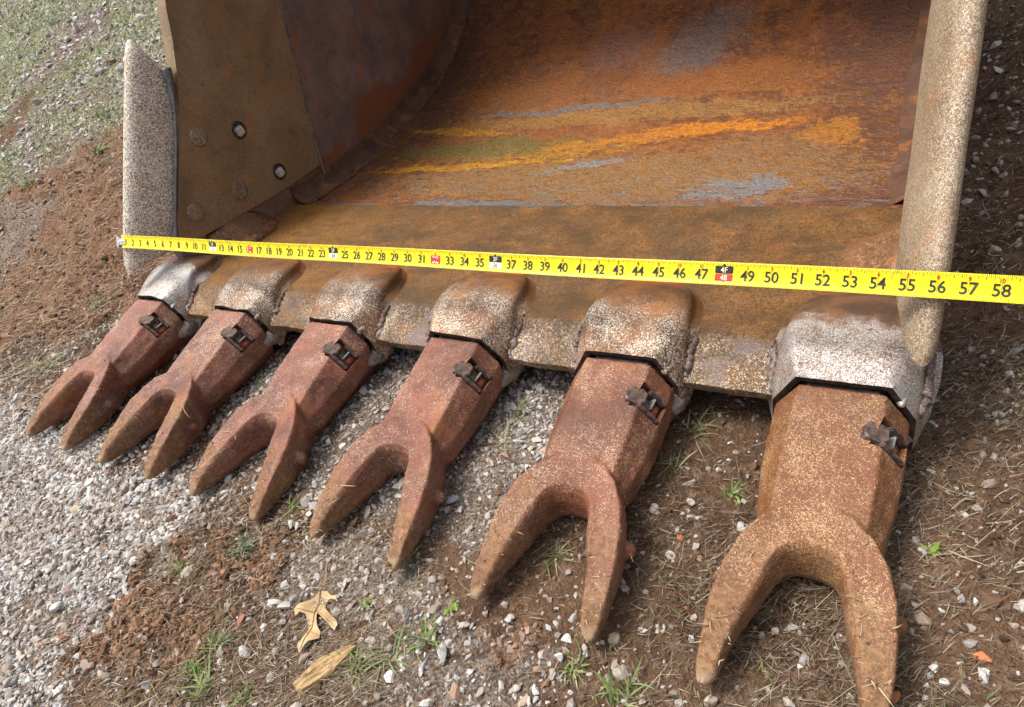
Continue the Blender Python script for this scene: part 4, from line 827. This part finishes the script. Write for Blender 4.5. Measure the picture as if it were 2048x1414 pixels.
obj('leaf_blade', from_bm('leaf_blade', bm, M_LEAF, False), leaf)
def vein(pts, r): 
    p = np.array([(x-lc[0], y-lc[1], .0072+.05*abs((x-lc[0])*.5+(y-lc[1])*.3)+.003*math.sin((x-lc[0])*160)+.002*math.sin((y-lc[1])*210+1)) for x, y in pts]); return p, r
M_VEIN = plain('leaf_vein', (.33, .21, .09), .6)
pp, r_ = vein(catmull([(0.797, -0.394), (0.808, -0.413), (0.809, -0.419), (0.811, -0.427), (0.82, -0.448), (0.831, -0.467), (0.837, -0.481), (0.838, -0.497)], 6), 1)
vv, ff = tube(pp, np.linspace(.0010, .0004, len(pp)), 6); obj('midrib', mesh('midrib', vv, ff, M_VEIN, True), leaf)
for a, b in (((.8165, -.440), (.843, -.4295)), ((.824, -.4495), (.860, -.457)), ((.822, -.452), (.798, -.458)), ((.834, -.474), (.848, -.474))):
    pp, r_ = vein([np.array(a)*(1-q)+np.array(b)*q for q in np.linspace(0, 1, 6)], 1); vv, ff = tube(pp, np.linspace(.0005, .0002, 6), 5); obj('side_vein', mesh('side_vein', vv, ff, M_VEIN, True), leaf)
# ---- wood chip
CH = [(0.857, -0.531), (0.866, -.5345), (0.874, -0.533), (.884, -.518), (0.895, -0.502), (.899, -.486), (0.904, -0.467), (.899, -.4655), (0.894, -0.469), (.88, -.483), (0.868, -0.497), (.861, -.515)]
cc = np.array(CH).mean(0); zt = float(terr(*cc)); bm = bmesh.new(); gg = np.random.default_rng(3)
bm_r = [[(x-cc[0], y-cc[1], z+gg.normal(0, .0007)) for x, y in (np.array(CH)-cc)*s+cc] for s, z in ((.97, -.002), (1, .005), (.95, .0078), (.55, .0086), (.05, .0088))]
loft_bm(bm, bm_r); bmesh.ops.subdivide_edges(bm, edges=list(bm.edges), cuts=1, use_grid_fill=True)
for q in bm.verts: q.co += Vector((0, 0, .0013*math.sin((q.co.x*.85-q.co.y*.5)*900)))
t = NT('split_wood'); o3 = t.xyz(); gr_n = t.noise(1, 5, .6, .2, t.comb(t.math('MULTIPLY', t.math('ADD', t.math('MULTIPLY', o3[0], .83), t.math('MULTIPLY', o3[1], -.55)), 420), t.math('MULTIPLY', t.math('ADD', t.math('MULTIPLY', o3[0], .55), t.math('MULTIPLY', o3[1], .83)), 40), 0.0)); n = t.noise(140, 4, .6)
c = t.mix(t.step(gr_n, .35, .62), (.26, .16, .07), (.54, .38, .18)); c = t.mix(t.step(n, .6, .7, 0, .75), c, (.20, .11, .05)); M_WOOD = t.fin(c, .75, 0, t.bump(gr_n, .7, .003))
o = obj('wood_chip', from_bm('wood_chip', bm, M_WOOD), None, label='splintered yellow wood chip lying below the oak leaf', category='wood chip'); o.location = (*cc, zt)
# ---- crumbs and straws lying on the tooth horns
V, F, C = [], [], []; off = 0
gg = np.random.default_rng(77)
bpy.context.view_layer.update()
tmv = np.array([q.co[:] for q in tm.vertices]); tmn = np.array([q.normal[:] for q in tm.vertices]); ok = np.where((tmn[:, 2] > .45) & (tmv[:, 1] < -.20))[0]
XS, YS, ZS = [], [], []
for i in range(6):
    sel = gg.choice(ok, 90); w = np.clip((-tmv[sel, 1]-.2)/.15, .12, 1); sel = sel[gg.uniform(0, 1, len(sel)) < w]; p = tmv[sel]+np.array([i*SP, 0, .0004]); XS.append(p[:, 0]); YS.append(p[:, 1]); ZS.append(p[:, 2])
    for q in p[:46]:
        sv, sf = SH[gg.integers(8)]; rr = .0011*math.exp(gg.normal(0, .5)); V.append((sv*rr)@rrot(gg, .8).T+q); F.append(sf+off); C.append(np.broadcast_to(CP[gg.integers(4)]*1.6, sv.shape)); off += len(sv)
obj('dirt_crumbs', big_mesh('dirt_crumbs', V, F, C, M_CLOD), None, kind='stuff', label='crumbs of soil stuck on the tooth horns', category='soil')
X, Y, Z = map(np.concatenate, (XS, YS, ZS)); n_ = len(X); col = np.array([(.50, .38, .22), (.38, .27, .15)])[gg.integers(0, 2, n_)]*gg.uniform(.7, 1.2, (n_, 1))
a, b, c_ = ribbons(X, Y, Z+.0006, .0075*np.exp(gg.normal(0, .5, n_)), .0005*gg.uniform(.6, 1.4, n_), gg.uniform(0, 6.28, n_), gg.normal(0.02, .1, n_), gg.normal(.05, .15, n_), col, 2)
obj('straw_bits', big_mesh('straw_bits', [a], [b], [c_], M_STRAW), None, kind='stuff', label='short straw bits stuck on the tooth horns', category='straw')
